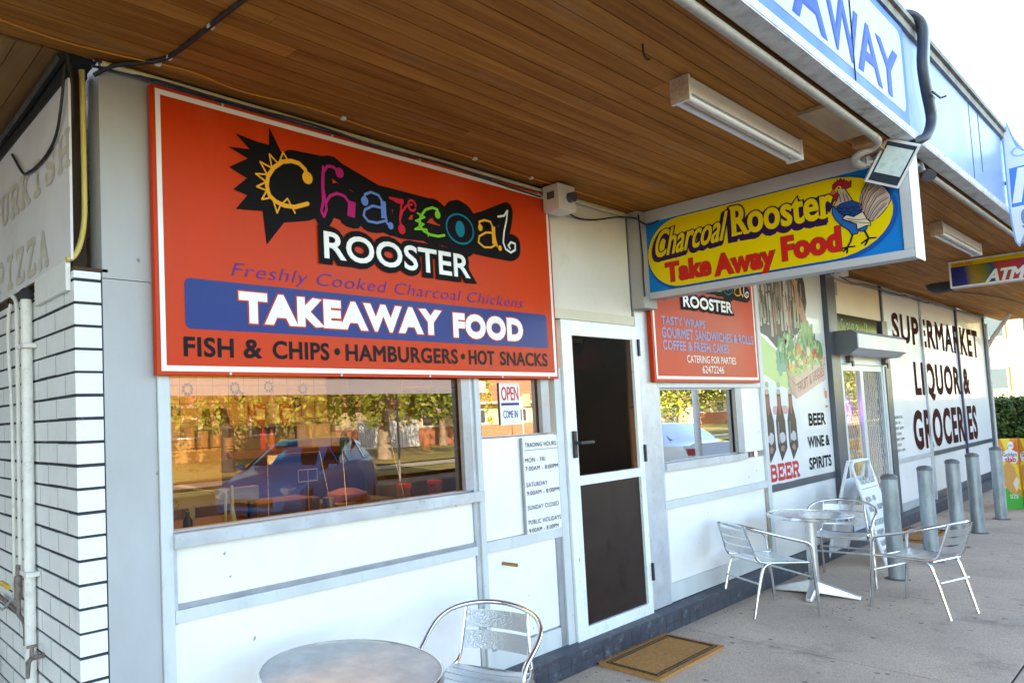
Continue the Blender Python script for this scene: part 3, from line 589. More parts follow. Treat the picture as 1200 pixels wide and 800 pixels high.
# =============== BIG ORANGE SIGN ===============
G={'BURST':[(1.736,2.949),(1.797,2.848),(1.896,2.821),(2.075,2.886),(2.061,2.606),(1.942,2.552),(1.8,2.523),(1.703,2.41),(1.687,2.558),(1.55,2.546),(1.61,2.616),(1.54,2.63),(1.611,2.692),(1.522,2.724),(1.618,2.781),(1.521,2.813),(1.629,2.825),(1.557,2.881),(1.665,2.867),(1.733,2.866)],'C':[(1.937,2.756),(1.929,2.791),(1.895,2.813),(1.852,2.816),(1.8,2.802),(1.752,2.765),(1.72,2.72),(1.712,2.676),(1.724,2.635),(1.755,2.613),(1.801,2.601),(1.862,2.603),(1.936,2.631)],'CT':[[(1.78,2.79),(1.806,2.846),(1.833,2.812)],[(1.742,2.759),(1.731,2.823),(1.776,2.789)],[(1.718,2.723),(1.68,2.778),(1.747,2.76)],[(1.712,2.691),(1.655,2.719),(1.723,2.728)],[(1.715,2.653),(1.658,2.662),(1.713,2.695)],[(1.732,2.625),(1.682,2.609),(1.716,2.661)],[(1.782,2.602),(1.762,2.56),(1.741,2.619)],[(1.861,2.575),(1.821,2.636),(1.782,2.598)]],'H':[(2.129,2.817),(2.098,2.836),(2.062,2.833),(2.032,2.794),(2.027,2.744),(2.028,2.658),(2.015,2.607),(2.029,2.585),(2.046,2.62),(2.043,2.652),(2.07,2.69),(2.113,2.71),(2.16,2.705),(2.186,2.68),(2.201,2.657)],'HB':[(2.181,2.687),(2.23,2.683),(2.22,2.605),(2.172,2.61)],'A1':[(2.286,2.7),(2.294,2.736),(2.334,2.754),(2.386,2.747),(2.418,2.705),(2.427,2.653),(2.436,2.611),(2.459,2.601)],'A1b':[(2.405,2.685),(2.342,2.686),(2.289,2.658),(2.279,2.627),(2.309,2.603),(2.366,2.603),(2.425,2.622)],'A1c':[(2.396,2.723),(2.431,2.72),(2.432,2.636),(2.396,2.631)],'R':[(2.462,2.747),(2.545,2.73),(2.537,2.692),(2.528,2.642),(2.537,2.598)],'R2':[(2.528,2.642),(2.549,2.69),(2.582,2.726),(2.62,2.737)],'RB':[(2.462,2.752),(2.559,2.754),(2.558,2.727),(2.503,2.727)],'C2':[(2.82,2.713),(2.815,2.74),(2.776,2.746),(2.722,2.726),(2.68,2.682),(2.671,2.635),(2.701,2.607),(2.752,2.594),(2.812,2.594),(2.86,2.606)],'C2z':[(2.656,2.697),(2.712,2.683),(2.64,2.654),(2.703,2.644),(2.631,2.607),(2.721,2.619),(2.732,2.584)],'A2':[(3.165,2.691),(3.16,2.725),(3.207,2.741),(3.26,2.739),(3.287,2.693),(3.298,2.639),(3.311,2.6)],'A2b':[(3.278,2.676),(3.216,2.67),(3.154,2.64),(3.143,2.604),(3.194,2.581),(3.256,2.588),(3.296,2.608)],'A2c':[(3.266,2.715),(3.297,2.714),(3.296,2.613),(3.265,2.609)],'L':[(3.333,2.78),(3.39,2.794),(3.425,2.83),(3.412,2.772),(3.382,2.696),(3.369,2.632),(3.389,2.594),(3.436,2.579),(3.479,2.6),(3.482,2.637),(3.442,2.642),(3.415,2.618),(3.43,2.604)],'O':[(2.992,2.659),(2.986,2.577),(3.104,2.663)],'BALL':[(1.939,2.753),(2.134,2.814),(2.289,2.701),(2.459,2.601),(2.537,2.594),(2.813,2.712),(3.165,2.691),(3.334,2.593),(2.62,2.732),(2.503,2.727)],'STEM':[(2.036,2.824),(2.031,2.724),(2.042,2.644)],'RBODY':[(1.238,2.783),(1.233,2.741),(1.248,2.699),(1.277,2.657),(1.307,2.627),(1.32,2.597),(1.345,2.595),(1.356,2.623),(1.352,2.65),(1.299,2.694),(1.29,2.711),(1.267,2.744)],'RNECK':[(1.268,2.875),(1.301,2.873),(1.318,2.834),(1.334,2.795),(1.32,2.776),(1.297,2.767),(1.244,2.785),(1.262,2.811),(1.274,2.842)],'RFEA':[(1.28,2.787),(1.333,2.791),(1.372,2.762),(1.372,2.724),(1.349,2.696),(1.324,2.694),(1.294,2.714),(1.267,2.744),(1.26,2.773)],'RCOMB':[(1.245,2.882),(1.246,2.908),(1.257,2.921),(1.269,2.924),(1.271,2.934),(1.279,2.924),(1.287,2.938),(1.292,2.921),(1.305,2.928),(1.306,2.913),(1.317,2.916),(1.319,2.904),(1.337,2.909),(1.334,2.875),(1.314,2.87),(1.297,2.878),(1.287,2.895),(1.265,2.895),(1.254,2.883)],'RBEAK':[(1.229,2.863),(1.248,2.886),(1.26,2.858),(1.242,2.849)],'RWAT':[(1.245,2.845),(1.265,2.856),(1.268,2.829),(1.253,2.811),(1.244,2.828)],'REYE':[(1.276,2.882),(1.275,2.865)],'RWING':[(1.283,2.698),(1.303,2.712),(1.336,2.692),(1.38,2.711),(1.396,2.669),(1.409,2.647),(1.411,2.628),(1.393,2.632),(1.35,2.62),(1.349,2.651),(1.316,2.674)],'RTAIL':[(1.374,2.747),(1.373,2.788),(1.386,2.838),(1.407,2.873),(1.435,2.887),(1.468,2.851),(1.49,2.823),(1.51,2.78),(1.511,2.75),(1.494,2.718),(1.478,2.696),(1.449,2.667),(1.419,2.652),(1.396,2.673),(1.375,2.716)],'RTHIGH':[(1.355,2.611),(1.394,2.64),(1.391,2.611),(1.37,2.602)],'RLEGS':[[(1.324,2.6),(1.309,2.554),(1.293,2.526)],[(1.293,2.526),(1.262,2.523)],[(1.293,2.526),(1.273,2.505)],[(1.293,2.526),(1.289,2.494)],[(1.293,2.526),(1.328,2.523)],[(1.38,2.605),(1.397,2.555)],[(1.397,2.555),(1.362,2.533)],[(1.397,2.555),(1.378,2.52)],[(1.397,2.555),(1.43,2.551)]],'RQUILL':[[(1.378,2.723),(1.391,2.776),(1.412,2.823),(1.445,2.858)],[(1.386,2.702),(1.401,2.75),(1.429,2.803),(1.473,2.835)],[(1.397,2.684),(1.418,2.731),(1.451,2.782),(1.494,2.799)],[(1.408,2.666),(1.435,2.712),(1.467,2.748),(1.506,2.763)],[(1.422,2.655),(1.451,2.692),(1.495,2.733)],[(1.377,2.746),(1.387,2.807),(1.422,2.872)],[(1.302,2.693),(1.353,2.672),(1.408,2.666)],[(1.31,2.679),(1.358,2.656),(1.409,2.64)],[(1.277,2.845),(1.28,2.798)],[(1.293,2.849),(1.302,2.792)],[(1.308,2.837),(1.321,2.795)]],'RSC':[[(1.269,2.771),(1.284,2.755),(1.3,2.762),(1.315,2.745),(1.331,2.756),(1.346,2.741),(1.368,2.748)],[(1.271,2.747),(1.289,2.733),(1.305,2.742),(1.322,2.722),(1.339,2.733),(1.369,2.723)],[(1.291,2.722),(1.306,2.711),(1.325,2.717),(1.343,2.704)]]}
def rectframe(mb,pl,a0,a1,b0,b1,w,d):
    for p in ([(a0,b0),(a1,b0),(a1,b0+w),(a0,b0+w)],[(a0,b1-w),(a1,b1-w),(a1,b1),(a0,b1)],[(a0,b0+w),(a0+w,b0+w),(a0+w,b1-w),(a0,b1-w)],[(a1-w,b0+w),(a1,b0+w),(a1,b1-w),(a1-w,b1-w)]):
        mb.add([pl(a,b,d) for a,b in p],[(0,1,2,3)])
    return mb
def logo(pl,s,tf):
    """wild lettered 'Charcoal' on its black burst"""
    T=lambda L:[tf(p) for p in L]
    mb=MB(); A=T(G['BURST']); mb.add([pl(a,b,.0022) for a,b in A],[tuple(range(len(A)))])
    o=obj("logo_burst",mb,SBLACK,s); tri(o)
    k=tf((1,0))[0]-tf((0,0))[0]
    mb=MB(); fat=[T(G[q]) for q in ('H','HB','A1','A1b','R','R2','C2','A2','A2b','L')]
    fat.append([tf((p[0],p[1])) for p in arc((G['O'][0][0],G['O'][0][1]),G['O'][2][0]-G['O'][0][0],0,360,12)]); fat.append(T([G['C'][0],G['C'][3],G['STEM'][0]]))
    fat.append(T([G['STEM'][0],G['STEM'][2],G['A1b'][3],G['R'][4],G['C2'][6],G['A2b'][4],G['L'][7]]))
    fat.append(T([G['H'][0],G['A1'][3],G['R'][0],G['C2'][1],(2.96,2.66),G['A2'][2],G['L'][2]]))
    strokes(mb,pl,fat,.105*k,.0026,disc=10); obj("logo_shadow",mb,SBLACK,s)
    def st(name,keys,w,m,closed=()):
        q=MB(); strokes(q,pl,[T(G[x]) if isinstance(x,str) else T(x) for x in keys],w*k,.0042,disc=8); obj("lettering",q,m,s)
    oc=G['O'][0]; orx=G['O'][2][0]-oc[0]; ory=oc[1]-G['O'][1][1]
    q=MB(); strokes(q,pl,[T(G['C'])],.020*k,.0042); strokes(q,pl,[T(t) for t in G['CT']],.008*k,.0052,disc=5)
    B=G['BALL']; discs={0:(.030,GOLD),1:(.026,MAG),2:(.024,LBL),3:(.019,LBL),4:(.026,CRI),5:(.022,LIME),6:(.020,GOLD),7:(.017,GOLD),9:(.018,CRI)}
    for i in (0,):
        q.add([pl(*p,.0056) for p in T(arc(B[i],discs[i][0],0,345,14))],[tuple(range(15))])
    obj("lettering",q,GOLD,s)
    def letter(keys,w,m,balls):
        q=MB(); strokes(q,pl,[T(x) for x in keys],w*k,.0042)
        for i in balls: q.add([pl(*p,.0056) for p in T(arc(B[i],discs[i][0],0,345,14))],[tuple(range(15))])
        obj("lettering",q,m,s)
    letter([G['H'],G['STEM']],.015,MAG,(1,)); z=MB(); z.add([pl(*p,.0060) for p in T(G['HB'])],[(0,1,2,3)]); obj("lettering",z,MAG,s)
    letter([G['A1'],G['A1b']],.013,LBL,(2,3)); z=MB(); z.add([pl(*p,.0060) for p in T(G['A1c'])],[(0,1,2,3)]); obj("lettering",z,LBL,s)
    letter([G['R'],G['R2'],arc(B[8],.028,0,330,12)],.012,CRI,(4,)); z=MB(); z.add([pl(*p,.0060) for p in T(G['RB'])],[(0,1,2,3)]); obj("lettering",z,CRI,s)
    letter([G['C2']],.014,LIME,(5,)); z=MB(); strokes(z,pl,[T(G['C2z'])],.009*k,.0062,disc=5); obj("lettering",z,LIME,s)
    z=MB(); strokes(z,pl,[T(arc(oc,orx,0,360,28,ory))],.010*k,.0042); z.add([pl(*p,.0044) for p in T(arc(oc,.038,0,345,16,.046))],[tuple(range(17))]); obj("lettering",z,TEAL,s)
    letter([G['A2'],G['A2b']],.012,GOLD,(6,7)); z=MB(); z.add([pl(*p,.0060) for p in T(G['A2c'])],[(0,1,2,3)]); obj("lettering",z,GOLD,s)
    letter([G['L']],.013,SWHITE,())
S1=thing("shop_sign",(2.5,-.03,1.83),"large orange-red board reading TAKEAWAY FOOD above the big shop window","sign")
obj("board",MB().box(1.172,3.858,-.045,-.012,1.83,2.998),RED,S1,bevel=.002); p1=FY(-.045)
obj("border",rectframe(MB(),p1,1.190,3.840,1.846,2.984,.022,.0015),SWHITE,S1)
logo(p1,S1,lambda p:p)
text("ROOSTER",p1,(2.018,3.050,2.386,2.514),SBLACK,S1,d=.0072,bold=.015,grow=.027)
text("ROOSTER",p1,(2.022,3.046,2.388,2.512),SWHITE,S1,d=.0095,bold=.015,grow=.0015)
text("Freshly Cooked Charcoal Chickens",p1,(1.519,3.53,2.236,2.312),BLUEPEN,S1,d=.002,bold=-.014,shear=.25,space=1.08)
mbq=MB(); R0=rect(1.298,3.762,2.019,2.226,.025); mbq.add([p1(a,b,.0016) for a,b in R0],[tuple(range(len(R0)))]); obj("blue_band",mbq,SBLUE,S1)
text("TAKEAWAY",p1,(1.56,2.785,2.066,2.180),RED,S1,d=.0024,bold=.03,grow=.013,space=1.1); text("TAKEAWAY",p1,(1.56,2.785,2.066,2.180),SWHITE,S1,d=.0048,bold=.03,grow=.007,space=1.1)
text("FOOD",p1,(2.905,3.50,2.060,2.176),RED,S1,d=.0024,bold=.03,grow=.013,space=1.1); text("FOOD",p1,(2.905,3.50,2.060,2.176),SWHITE,S1,d=.0048,bold=.03,grow=.007,space=1.1)
bl=(1.908,1.984)
for w,a0,a1 in (("FISH",1.291,1.516),("&",1.57,1.656),("CHIPS",1.719,2.029),("HAMBURGERS",2.135,2.921),("HOT",3.019,3.233),("SNACKS",3.29,3.743)):
    text(w,p1,(a0,a1,*bl),SNAVY,S1,d=.002,bold=.018,grow=.0012,space=1.06)
mbq=MB()
for a in (2.08,2.967): c=arc((a,1.948),.017,0,345,14); obj("bullet_dot",MB().add([p1(x,z,.002) for x,z in c],[tuple(range(15))]),SNAVY,S1)
mbq=MB()
for a in (1.5,2.1,2.7,3.3,3.75):
    for z in (1.838,2.991): obj('screw',MB().box(a-.005,a+.005,-.049,-.0455,z-.005,z+.005),ALU,S1)
pass
# =============== SMALLER ORANGE SIGN ===============
S2BLUE=mat("sheen_blue_letters",(.20,.26,.52),.4,spec=.4,stain=.5,ss=7,stcol=(.02,.025,.08))  # pale blue on dark letters paints the street's reflection into them
S2=thing("shop_sign",(6,-.03,1.815),"smaller orange-red board reading TASTY WRAPS above the second shop window","sign")
obj("board",MB().box(5.062,6.945,-.045,-.012,1.815,2.93),RED,S2,bevel=.002)
obj("border",rectframe(MB(),p1,5.088,6.918,1.838,2.91,.022,.0015),SWHITE,S2)
kk=(6.445-5.563)/(3.046-2.02)
logo(p1,S2,lambda p:(5.563+(p[0]-2.02)*kk,2.41+(p[1]-2.386)*kk*.95))
text("ROOSTER",p1,(5.563,6.445,2.405,2.497),SBLACK,S2,d=.0072,bold=.015,grow=.023); text("ROOSTER",p1,(5.566,6.442,2.407,2.495),SWHITE,S2,d=.0095,bold=.02,grow=.003)
for w,a0,a1,b0,b1 in (("TASTY WRAPS",5.21,5.93,2.25,2.312),("GOURMET SANDWICHES & ROLLS",5.205,6.85,2.152,2.226),("COFFEE & FRESH CAKES",5.21,6.345,2.06,2.13)):
    text(w,p1,(a0,a1,b0,b1),S2BLUE,S2,d=.002,bold=.018,grow=.0008,space=1.06)
text("CATERING FOR PARTIES",p1,(5.58,6.465,1.968,2.026),SWHITE,S2,d=.002,bold=.0); text("62472246",p1,(5.83,6.22,1.888,1.948),SWHITE,S2,d=.002,bold=.0)

# =============== PROJECTING LIGHT BOX SIGN ===============
S3=thing("box_sign",(5.05,-.8,2.40),"yellow and blue projecting light box with a rooster, hanging under the awning","sign")
BF=mat("box_sign_frame",(.50,.50,.50),.45,var=.06,vs=3)
b=MB().box(4.97,5.13,-1.585,-.10,2.415,3.03)
obj("case",b,BF,S3)
obj("frame",MB().box(4.95,4.972,-1.60,-.10,2.96,3.045).box(4.95,4.972,-1.60,-.10,2.405,2.452).box(4.95,4.972,-1.60,-1.555,2.452,2.96),BF,S3,bevel=.003)
obj("end_plate",MB().box(4.95,5.14,-1.606,-1.6015,2.40,3.045),mat("end_plate_pale",(.66,.67,.68),.4),S3)
obj("wall_bracket",MB().box(4.87,5.06,-.10,-.006,2.34,3.045),mat("bracket_grey",(.36,.35,.35),.5,var=.1,vs=6,stain=.2,ss=12),S3,bevel=.004)
p3=FX(4.965)
PB1=flat("panel_blue",(.01,.20,.58),.25); PB2=flat("panel_deep_blue",(.01,.09,.38),.25); PY=flat("panel_yellow",(.80,.60,.0),.3); PPU=flat("panel_purple",(.035,.012,.07),.3); PRE=flat("panel_red",(.62,.02,.015),.3)
mbq=MB().add([p3(a,b,0) for a,b in rect(.10,1.555,2.452,2.96)],[(0,1,2,3)]); obj("panel",mbq,PB1,S3)
def stad(a0,a1,b0,b1,e):
    cx=(a0+a1)/2; cz=(b0+b1)/2; ry=(b1-b0)/2; rx=.30
    return arc((a1-rx,cz),rx,-90,90,16,ry)+arc((a0+rx*.75,cz),rx*.75,90,270,16,ry)
for (g,m_,d) in ((.022,PB2,.0012),(0,PY,.0024)):
    pts=stad(.105-g*.3,1.52+g,2.468-g,2.952+g*.3,0); mb=MB(); mb.add([p3(a,b,d) for a,b in pts],[tuple(range(len(pts)))]); obj("panel_oval",mb,m_,S3)
# 'Charcoal' script (slanted) and 'Rooster'
wc=lambda a,b:(a,b+ (a-.138)*.10)
def trip(s,box,warp,bold,shear,dx,dz,g1,space=1):
    b2=(box[0]-dx,box[1]-dx,box[2]-dz,box[3]-dz)
    text(s,p3,b2,PPU,S3,d=.0032,bold=bold,shear=shear,grow=g1+.006,warp=warp,space=space)
    b3=(box[0]-dx*.5,box[1]-dx*.5,box[2]-dz*.5,box[3]-dz*.5)
    text(s,p3,b3,PPU,S3,d=.0042,bold=bold,shear=shear,grow=g1+.006,warp=warp,space=space)
    text(s,p3,box,PPU,S3,d=.0054,bold=bold,shear=shear,grow=g1,warp=warp,space=space)
    text(s,p3,box,PY,S3,d=.0068,bold=bold,shear=shear,grow=.0006,warp=warp,space=space)
trip("Charcoal",(.165,.655,2.695,2.880),lambda a,b:(a,b+(a-.165)*.06),.012,.5,.016,.018,.0085,1.0)
trip("Rooster",(.680,1.235,2.735,2.925),lambda a,b:(a,b-(a-.680)*.02),.022,0,.014,.024,.010,1.02)
# serif feet on Rooster
sb=MB(); strokes(sb,p3,[[(.672,2.742),(.735,2.742)],[(.668,2.922),(.72,2.922)],[(.77,2.742),(.80,2.748)],[(1.165,2.735),(1.215,2.735)],[(1.165,2.875),(1.19,2.875)]],.016,.0082,disc=0); obj("lettering",sb,PY,S3)
for w,a0,a1,b0,b1 in (("Take",.228,.520,2.512,2.638),("Away",.560,.905,2.455,2.628),("Food",.960,1.258,2.516,2.655)):
    text(w,p3,(a0,a1,b0,b1),mat("outline_brown"+w,(.12,.03,.02),.4),S3,d=.0034,bold=.025,grow=.0065,space=1.06)
    text(w,p3,(a0,a1,b0,b1),PRE,S3,d=.0062,bold=.025,grow=.0035,space=1.06)
# rooster painting
RB=flat("rooster_blue",(.02,.12,.42)); RN=flat("rooster_buff",(.48,.36,.30)); RD=flat("rooster_dark_blue",(.012,.05,.20)); RC=flat("rooster_crimson",(.34,.01,.03)); RK=flat("rooster_ink",(.008,.006,.01)); RO=flat("rooster_beak",(.55,.14,.05)); RP=flat("rooster_tail",(.56,.45,.44))
def shape(key,m_,d,out=.009):
    P=G[key]; mb=MB(); strokes(mb,p3,[P+[P[0]]],out,d,disc=6); obj("painted_outline",mb,RK,S3)
    mb=MB(); mb.add([p3(a,b,d+.0012) for a,b in P],[tuple(range(len(P)))]); o=obj("painted_shape",mb,m_,S3); tri(o)
shape('RTAIL',RP,.0030); shape('RBODY',RB,.0046); shape('RTHIGH',RB,.0040); shape('RNECK',RN,.0062); shape('RFEA',RD,.0078); shape('RWING',mat("rooster_wing",(.70,.60,.42),.35),.0094)
shape('RCOMB',RC,.0078,.006); shape('RWAT',RC,.0094,.004); shape('RBEAK',RO,.0094,.004)
mb=MB(); strokes(mb,p3,G['RQUILL']+G['RSC'],.0035,.0110,disc=0); strokes(mb,p3,G['RLEGS'],.010,.0034,disc=6); obj("painted_lines",mb,RK,S3)
gq=MB(); strokes(gq,p3,[[(a+.006,b-.010) for a,b in L] for L in G['RQUILL'][:6]],.0060,.0106,disc=0); obj("painted_feathers",gq,mat("rooster_gold",(.68,.48,.20),.5),S3)
gq=MB(); strokes(gq,p3,[[(a-.007,b+.008) for a,b in L] for L in G['RQUILL'][:6]],.0035,.0107,disc=0); obj("painted_feathers",gq,mat("rooster_plum",(.22,.10,.16),.5),S3)
mb=MB(); c=G['REYE'][0]; mb.add([p3(*q,.0105) for q in arc(c,.013,0,345,12)],[tuple(range(13))]); obj("painted_eye",mb,PY,S3)
mb=MB(); mb.add([p3(*q,.0115) for q in arc(c,.006,0,345,10)],[tuple(range(11))]); obj("painted_pupil",mb,RK,S3)

# =============== FASCIA SIGN ===============
S4=thing("fascia_sign",(3,-1.645,3.08),"blue and white TAKEAWAY sign on the awning fascia","sign")
p4=FY(-1.643)
FB=mat("fascia_sign_blue",(.05,.16,.55),.5,var=.05,vs=3,stain=.1,ss=6); FW=mat("fascia_sign_white",(.50,.55,.64),.5,var=.03,vs=2); FT=mat("fascia_letter_blue",(.010,.065,.42),.5,spec=.2,stain=.25,ss=35,stcol=(.2,.25,.45))
obj("board",MB().box(.2,4.86,-1.646,-1.6405,3.10,3.652),FB,S4)
p4=FY(-1.646); mb=MB(); pts=rect(.32,4.80,3.155,3.605,.06); mb.add([p4(a,b,.0012) for a,b in pts],[tuple(range(len(pts)))]); obj("white_panel",mb,FW,S4)
for ch,a0,a1 in (("T",1.33,1.63),("A",1.66,2.02),("K",2.10,2.42),("E",2.50,2.76),("A",3.22-.03,3.56),("W",3.58,4.03),("A",4.01,4.36),("Y",4.33,4.69)):
    text(ch,p4,(a0,a1,3.19,3.445),FT,S4,d=.0028,bold=.02,grow=.004)
obj("joint_line",MB().box(3.926,3.929,-1.652,-1.6475,3.10,3.65),SNAVY,S4)

# =============== CLOUD SHAPED SIGN ===============
S5=thing("shaped_sign",(7.66,-2.0,2.78),"pale wavy edged milk sign projecting from the awning fascia","sign")
p5=FX(7.66); CL=[(1.652,3.74),(1.662,3.70),(1.672,3.70),(1.683,3.765),(1.70,3.68),(1.725,3.57),(1.76,3.52),(1.82,3.53),(1.9,3.60),(2.0,3.66),(2.12,3.68),(2.25,3.65),(2.38,3.70),(2.5,3.66),(2.56,3.5),(2.54,3.3),(2.5,3.2),(2.3,3.05),(2.12,2.95),(1.95,2.9),(1.82,2.92),(1.76,2.96),(1.715,2.84),(1.69,2.78),(1.672,2.82),(1.66,2.95),(1.652,3.15)]
mb=MB().prism(CL,p5,-.03,0); o=obj("board",mb,mat("milk_sign_white",(.70,.76,.82),.4,var=.04,vs=3),S5); tri(o)
mb=MB(); strokes(mb,p5,[CL+[CL[0]]],.010,.0012,disc=5); obj("border",mb,mat("milk_sign_edge",(.2,.4,.75),.4),S5)
obj("block",MB().add([p5(a,b,.0016) for a,b in ((1.672,3.40),(2.42,3.44),(2.40,3.13),(1.668,3.09))],[(0,1,2,3)]),mat("milk_sign_blue",(.05,.22,.62),.4),S5)
text("CANBERRA",p5,(1.69,2.42,3.48,3.56),mat("milk_sign_grey",(.35,.5,.75),.4),S5,d=.002,bold=-.005); text("MILK",p5,(1.685,2.36,3.13,3.38),SWHITE,S5,d=.003,bold=.02,shear=.2,grow=.004)
mb=MB(); strokes(mb,p5,[arc((1.74,3.0),.018,90,450,10,.055)],.02,.002); strokes(mb,p5,[[(1.74,2.95),(1.74,2.88)],[(1.72,2.93),(1.74,2.90),(1.77,2.93)]],.014,.002); obj("emblem",mb,mat("emblem_grey",(.15,.25,.42),.5),S5)
obj("bracket",MB().tube([(7.70,-1.64,3.3),(7.70,-2.1,3.3)],.015,8),ALUD,S5)

# =============== ATM SIGN ===============
S6=thing("atm_sign",(9.85,-1.2,2.77),"small hanging light box reading ATM with a yellow top strip","sign")
obj("case",MB().box(9.81,9.95,-1.62,-.885,2.765,3.045),BF,S6); p6=FX(9.805)
obj("frame",rectframe(MB(),p6,.885,1.62,2.765,3.045,.016,.004),SWHITE,S6)
def ramp_panel():
    M=bpy.data.materials.new("atm_rainbow_panel"); M.use_nodes=True; n=M.node_tree; b=n.nodes["Principled BSDF"]; b.inputs["Roughness"].default_value=.3
    g=n.nodes.new("ShaderNodeNewGeometry"); s=n.nodes.new("ShaderNodeSeparateXYZ"); n.links.new(g.outputs["Position"],s.inputs[0]); mr=n.nodes.new("ShaderNodeMapRange"); mr.inputs[1].default_value=-.90; mr.inputs[2].default_value=-1.60
    no=n.nodes.new("ShaderNodeTexNoise"); no.inputs["Scale"].default_value=8; n.links.new(g.outputs["Position"],no.inputs["Vector"]); ad=n.nodes.new("ShaderNodeMath"); ad.operation='MULTIPLY_ADD'; ad.inputs[1].default_value=.12
    n.links.new(s.outputs[1],mr.inputs[0]); n.links.new(no.outputs[0],ad.inputs[0]); n.links.new(mr.outputs[0],ad.inputs[2]); cr=n.nodes.new("ShaderNodeValToRGB"); n.links.new(ad.outputs[0],cr.inputs[0])
    e=cr.color_ramp.elements; e[0].position=.0; e[0].color=(.02,.015,.12,1); e[1].position=1; e[1].color=(.06,.03,.25,1)
    for p,c in ((.22,(.02,.03,.20,1)),(.30,(.35,.22,.02,1)),(.45,(.14,.16,.03,1)),(.52,(.01,.08,.18,1)),(.58,(.45,.05,.02,1)),(.85,(.40,.03,.08,1))): x=e.new(p); x.color=c
    n.links.new(cr.outputs[0],b.inputs["Base Color"]); return M
obj("panel",MB().add([p6(a,b,.0015) for a,b in rect(.90,1.605,2.78,2.985)],[(0,1,2,3)]),ramp_panel(),S6)
obj("yellow_strip",MB().add([p6(a,b,.0022) for a,b in rect(.90,1.605,2.986,3.03)],[(0,1,2,3)]),PY,S6)
text("CASHCARD",p6,(.915,1.08,2.992,3.020),PRE,S6,d=.004,bold=.01,shear=.3); text("ATM",p6,(1.17,1.46,2.79,2.90),SWHITE,S6,d=.004,bold=.02,shear=.35,grow=.004)
# =============== LIGHTS, CAMERAS ===============
TUBE=mat("unlit_tube_glass",(.80,.82,.82),.25,coat=.5); BODY=mat("batten_white",(.78,.78,.75),.45,var=.06,vs=6,stain=.3,ss=12)
def batten(x0,x1,y,label,wide=.040):
    t=thing("fluorescent_light",((x0+x1)/2,y,2.96),label,"ceiling light","fluorescent battens under the awning")
    zb=2.934
    obj("body",MB().box(x0+.02,x1-.02,y-wide*.8,y+wide*.8,2.975,3.046).box(x0,x0+.02,y-wide,y+wide,zb,3.046).box(x1-.02,x1,y-wide,y+wide,zb,3.046),BODY,t,bevel=.002)
    obj("end_cap",MB().box(x0-.002,x0-.0005,y-wide,y+wide,zb,3.046),mat("rusty_cap",(.42,.30,.22),.7,var=.3,vs=60),t)
    for s in (-1,1): obj("tube",MB().tube([(x0+.02,y+s*.026,2.95),(x1-.02,y+s*.026,2.95)],.0125,12),TUBE,t,smooth=True)
batten(3.06,4.38,-1.245,"twin tube fluorescent batten on the soffit nearest the camera"); batten(7.42,8.90,-1.25,"twin tube fluorescent batten on the soffit beyond the yellow box sign")
t=thing("wall_sensor_box",(3.87,-.1,2.87),"white metal box with a dark lens on the wall above the door","camera")
obj("housing",MB().box(3.785,3.965,-.165,-.052,2.872,3.034),mat("warm_white_box",(.66,.64,.60),.45,var=.04,stain=.1,ss=20),t,bevel=.004)
obj("window",MB().box(3.781,3.7848,-.135,-.085,2.945,2.99),mat("olive_window",(.08,.08,.05),.3),t); obj("lens",MB().tube([(3.90,-.165,2.955),(3.90,-.20,2.953)],.032,20),mat("purple_lens",(.045,.035,.07),.25,coat=.6),t,smooth=True)
t=thing("floodlight",(4.88,-1.55,2.75),"tilted white LED floodlight at the outer corner of the yellow box sign","floodlight")
cn=Vector((4.86,-1.555,2.925)); nn=Vector((-.86,-.30,-.30)).normalized(); e2=Vector((0.02,.42,-.80)); e2=(e2-nn*e2.dot(nn)).normalized(); e1=nn.cross(e2)
obj("housing",MB().obox(cn-nn*.022,e1*.083,e2*.120,nn*.022),mat("floodlight_white",(.68,.70,.72),.35),t,bevel=.004)
obj("lens",MB().obox(cn+nn*.0015,e1*.070,e2*.106,nn*.0012),mat("floodlight_dark_rim",(.03,.035,.05),.1,coat=.6),t)
obj("reflector",MB().obox(cn+nn*.0035-e2*.012,e1*.062,e2*.072,nn*.0006),mat("floodlight_led_panel",(.58,.68,.66),.3,var=.15,vs=30,coat=.5),t)
obj("arm",MB().tube([cn-nn*.03-e2*.02,(4.84,-1.45,2.96),(4.86,-1.44,3.045)],.011,8).box(4.84,4.88,-1.462,-1.43,2.94,3.046),mat("arm_white",(.55,.55,.53),.5,stain=.5,ss=40),t)
t=thing("bullet_camera",(5.35,-1.56,2.9),"small dark bullet camera behind the floodlight under the awning edge","camera")
obj("body",MB().tube([(5.45,-1.585,2.965),(5.30,-1.625,2.915)],.032,16),mat("camera_dark",(.06,.06,.07),.35),t,smooth=True); obj("mount",MB().tube([(5.44,-1.56,3.045),(5.42,-1.575,2.97)],.015,8),ALUD,t)
t=thing("dome_speaker",(11.6,-.5,2.95),"black half dome fitting on the soffit above the supermarket windows","camera")
obj("dome",MB().lathe([(.05,-.115),(.10,-.105),(.15,-.06),(.17,-.0)],(11.6,-.5,3.046),24),BLACK,t,smooth=True)
t=thing("junction_box",(9.2,-.12,2.97),"small white box on the wall top beside the dark grey post","electrical box"); obj("box",MB().box(9.02,9.30,-.14,-.04,2.99,3.046),SWHITE,t,bevel=.004)
tag(obj("soffit_hook",MB().tube(smoothpath([(2.67,-1.29,3.05),(2.67,-1.29,3.01),(2.68,-1.30,2.985),(2.70,-1.30,2.995)],2),.004,6),BLACK,smooth=True),"small dark wire hook in the soffit above the first fluorescent batten","hook")
t=thing("soffit_patch",(4.3,-1.4,3.03),"raw pale timber patch board screwed under the soffit edge","patch board")
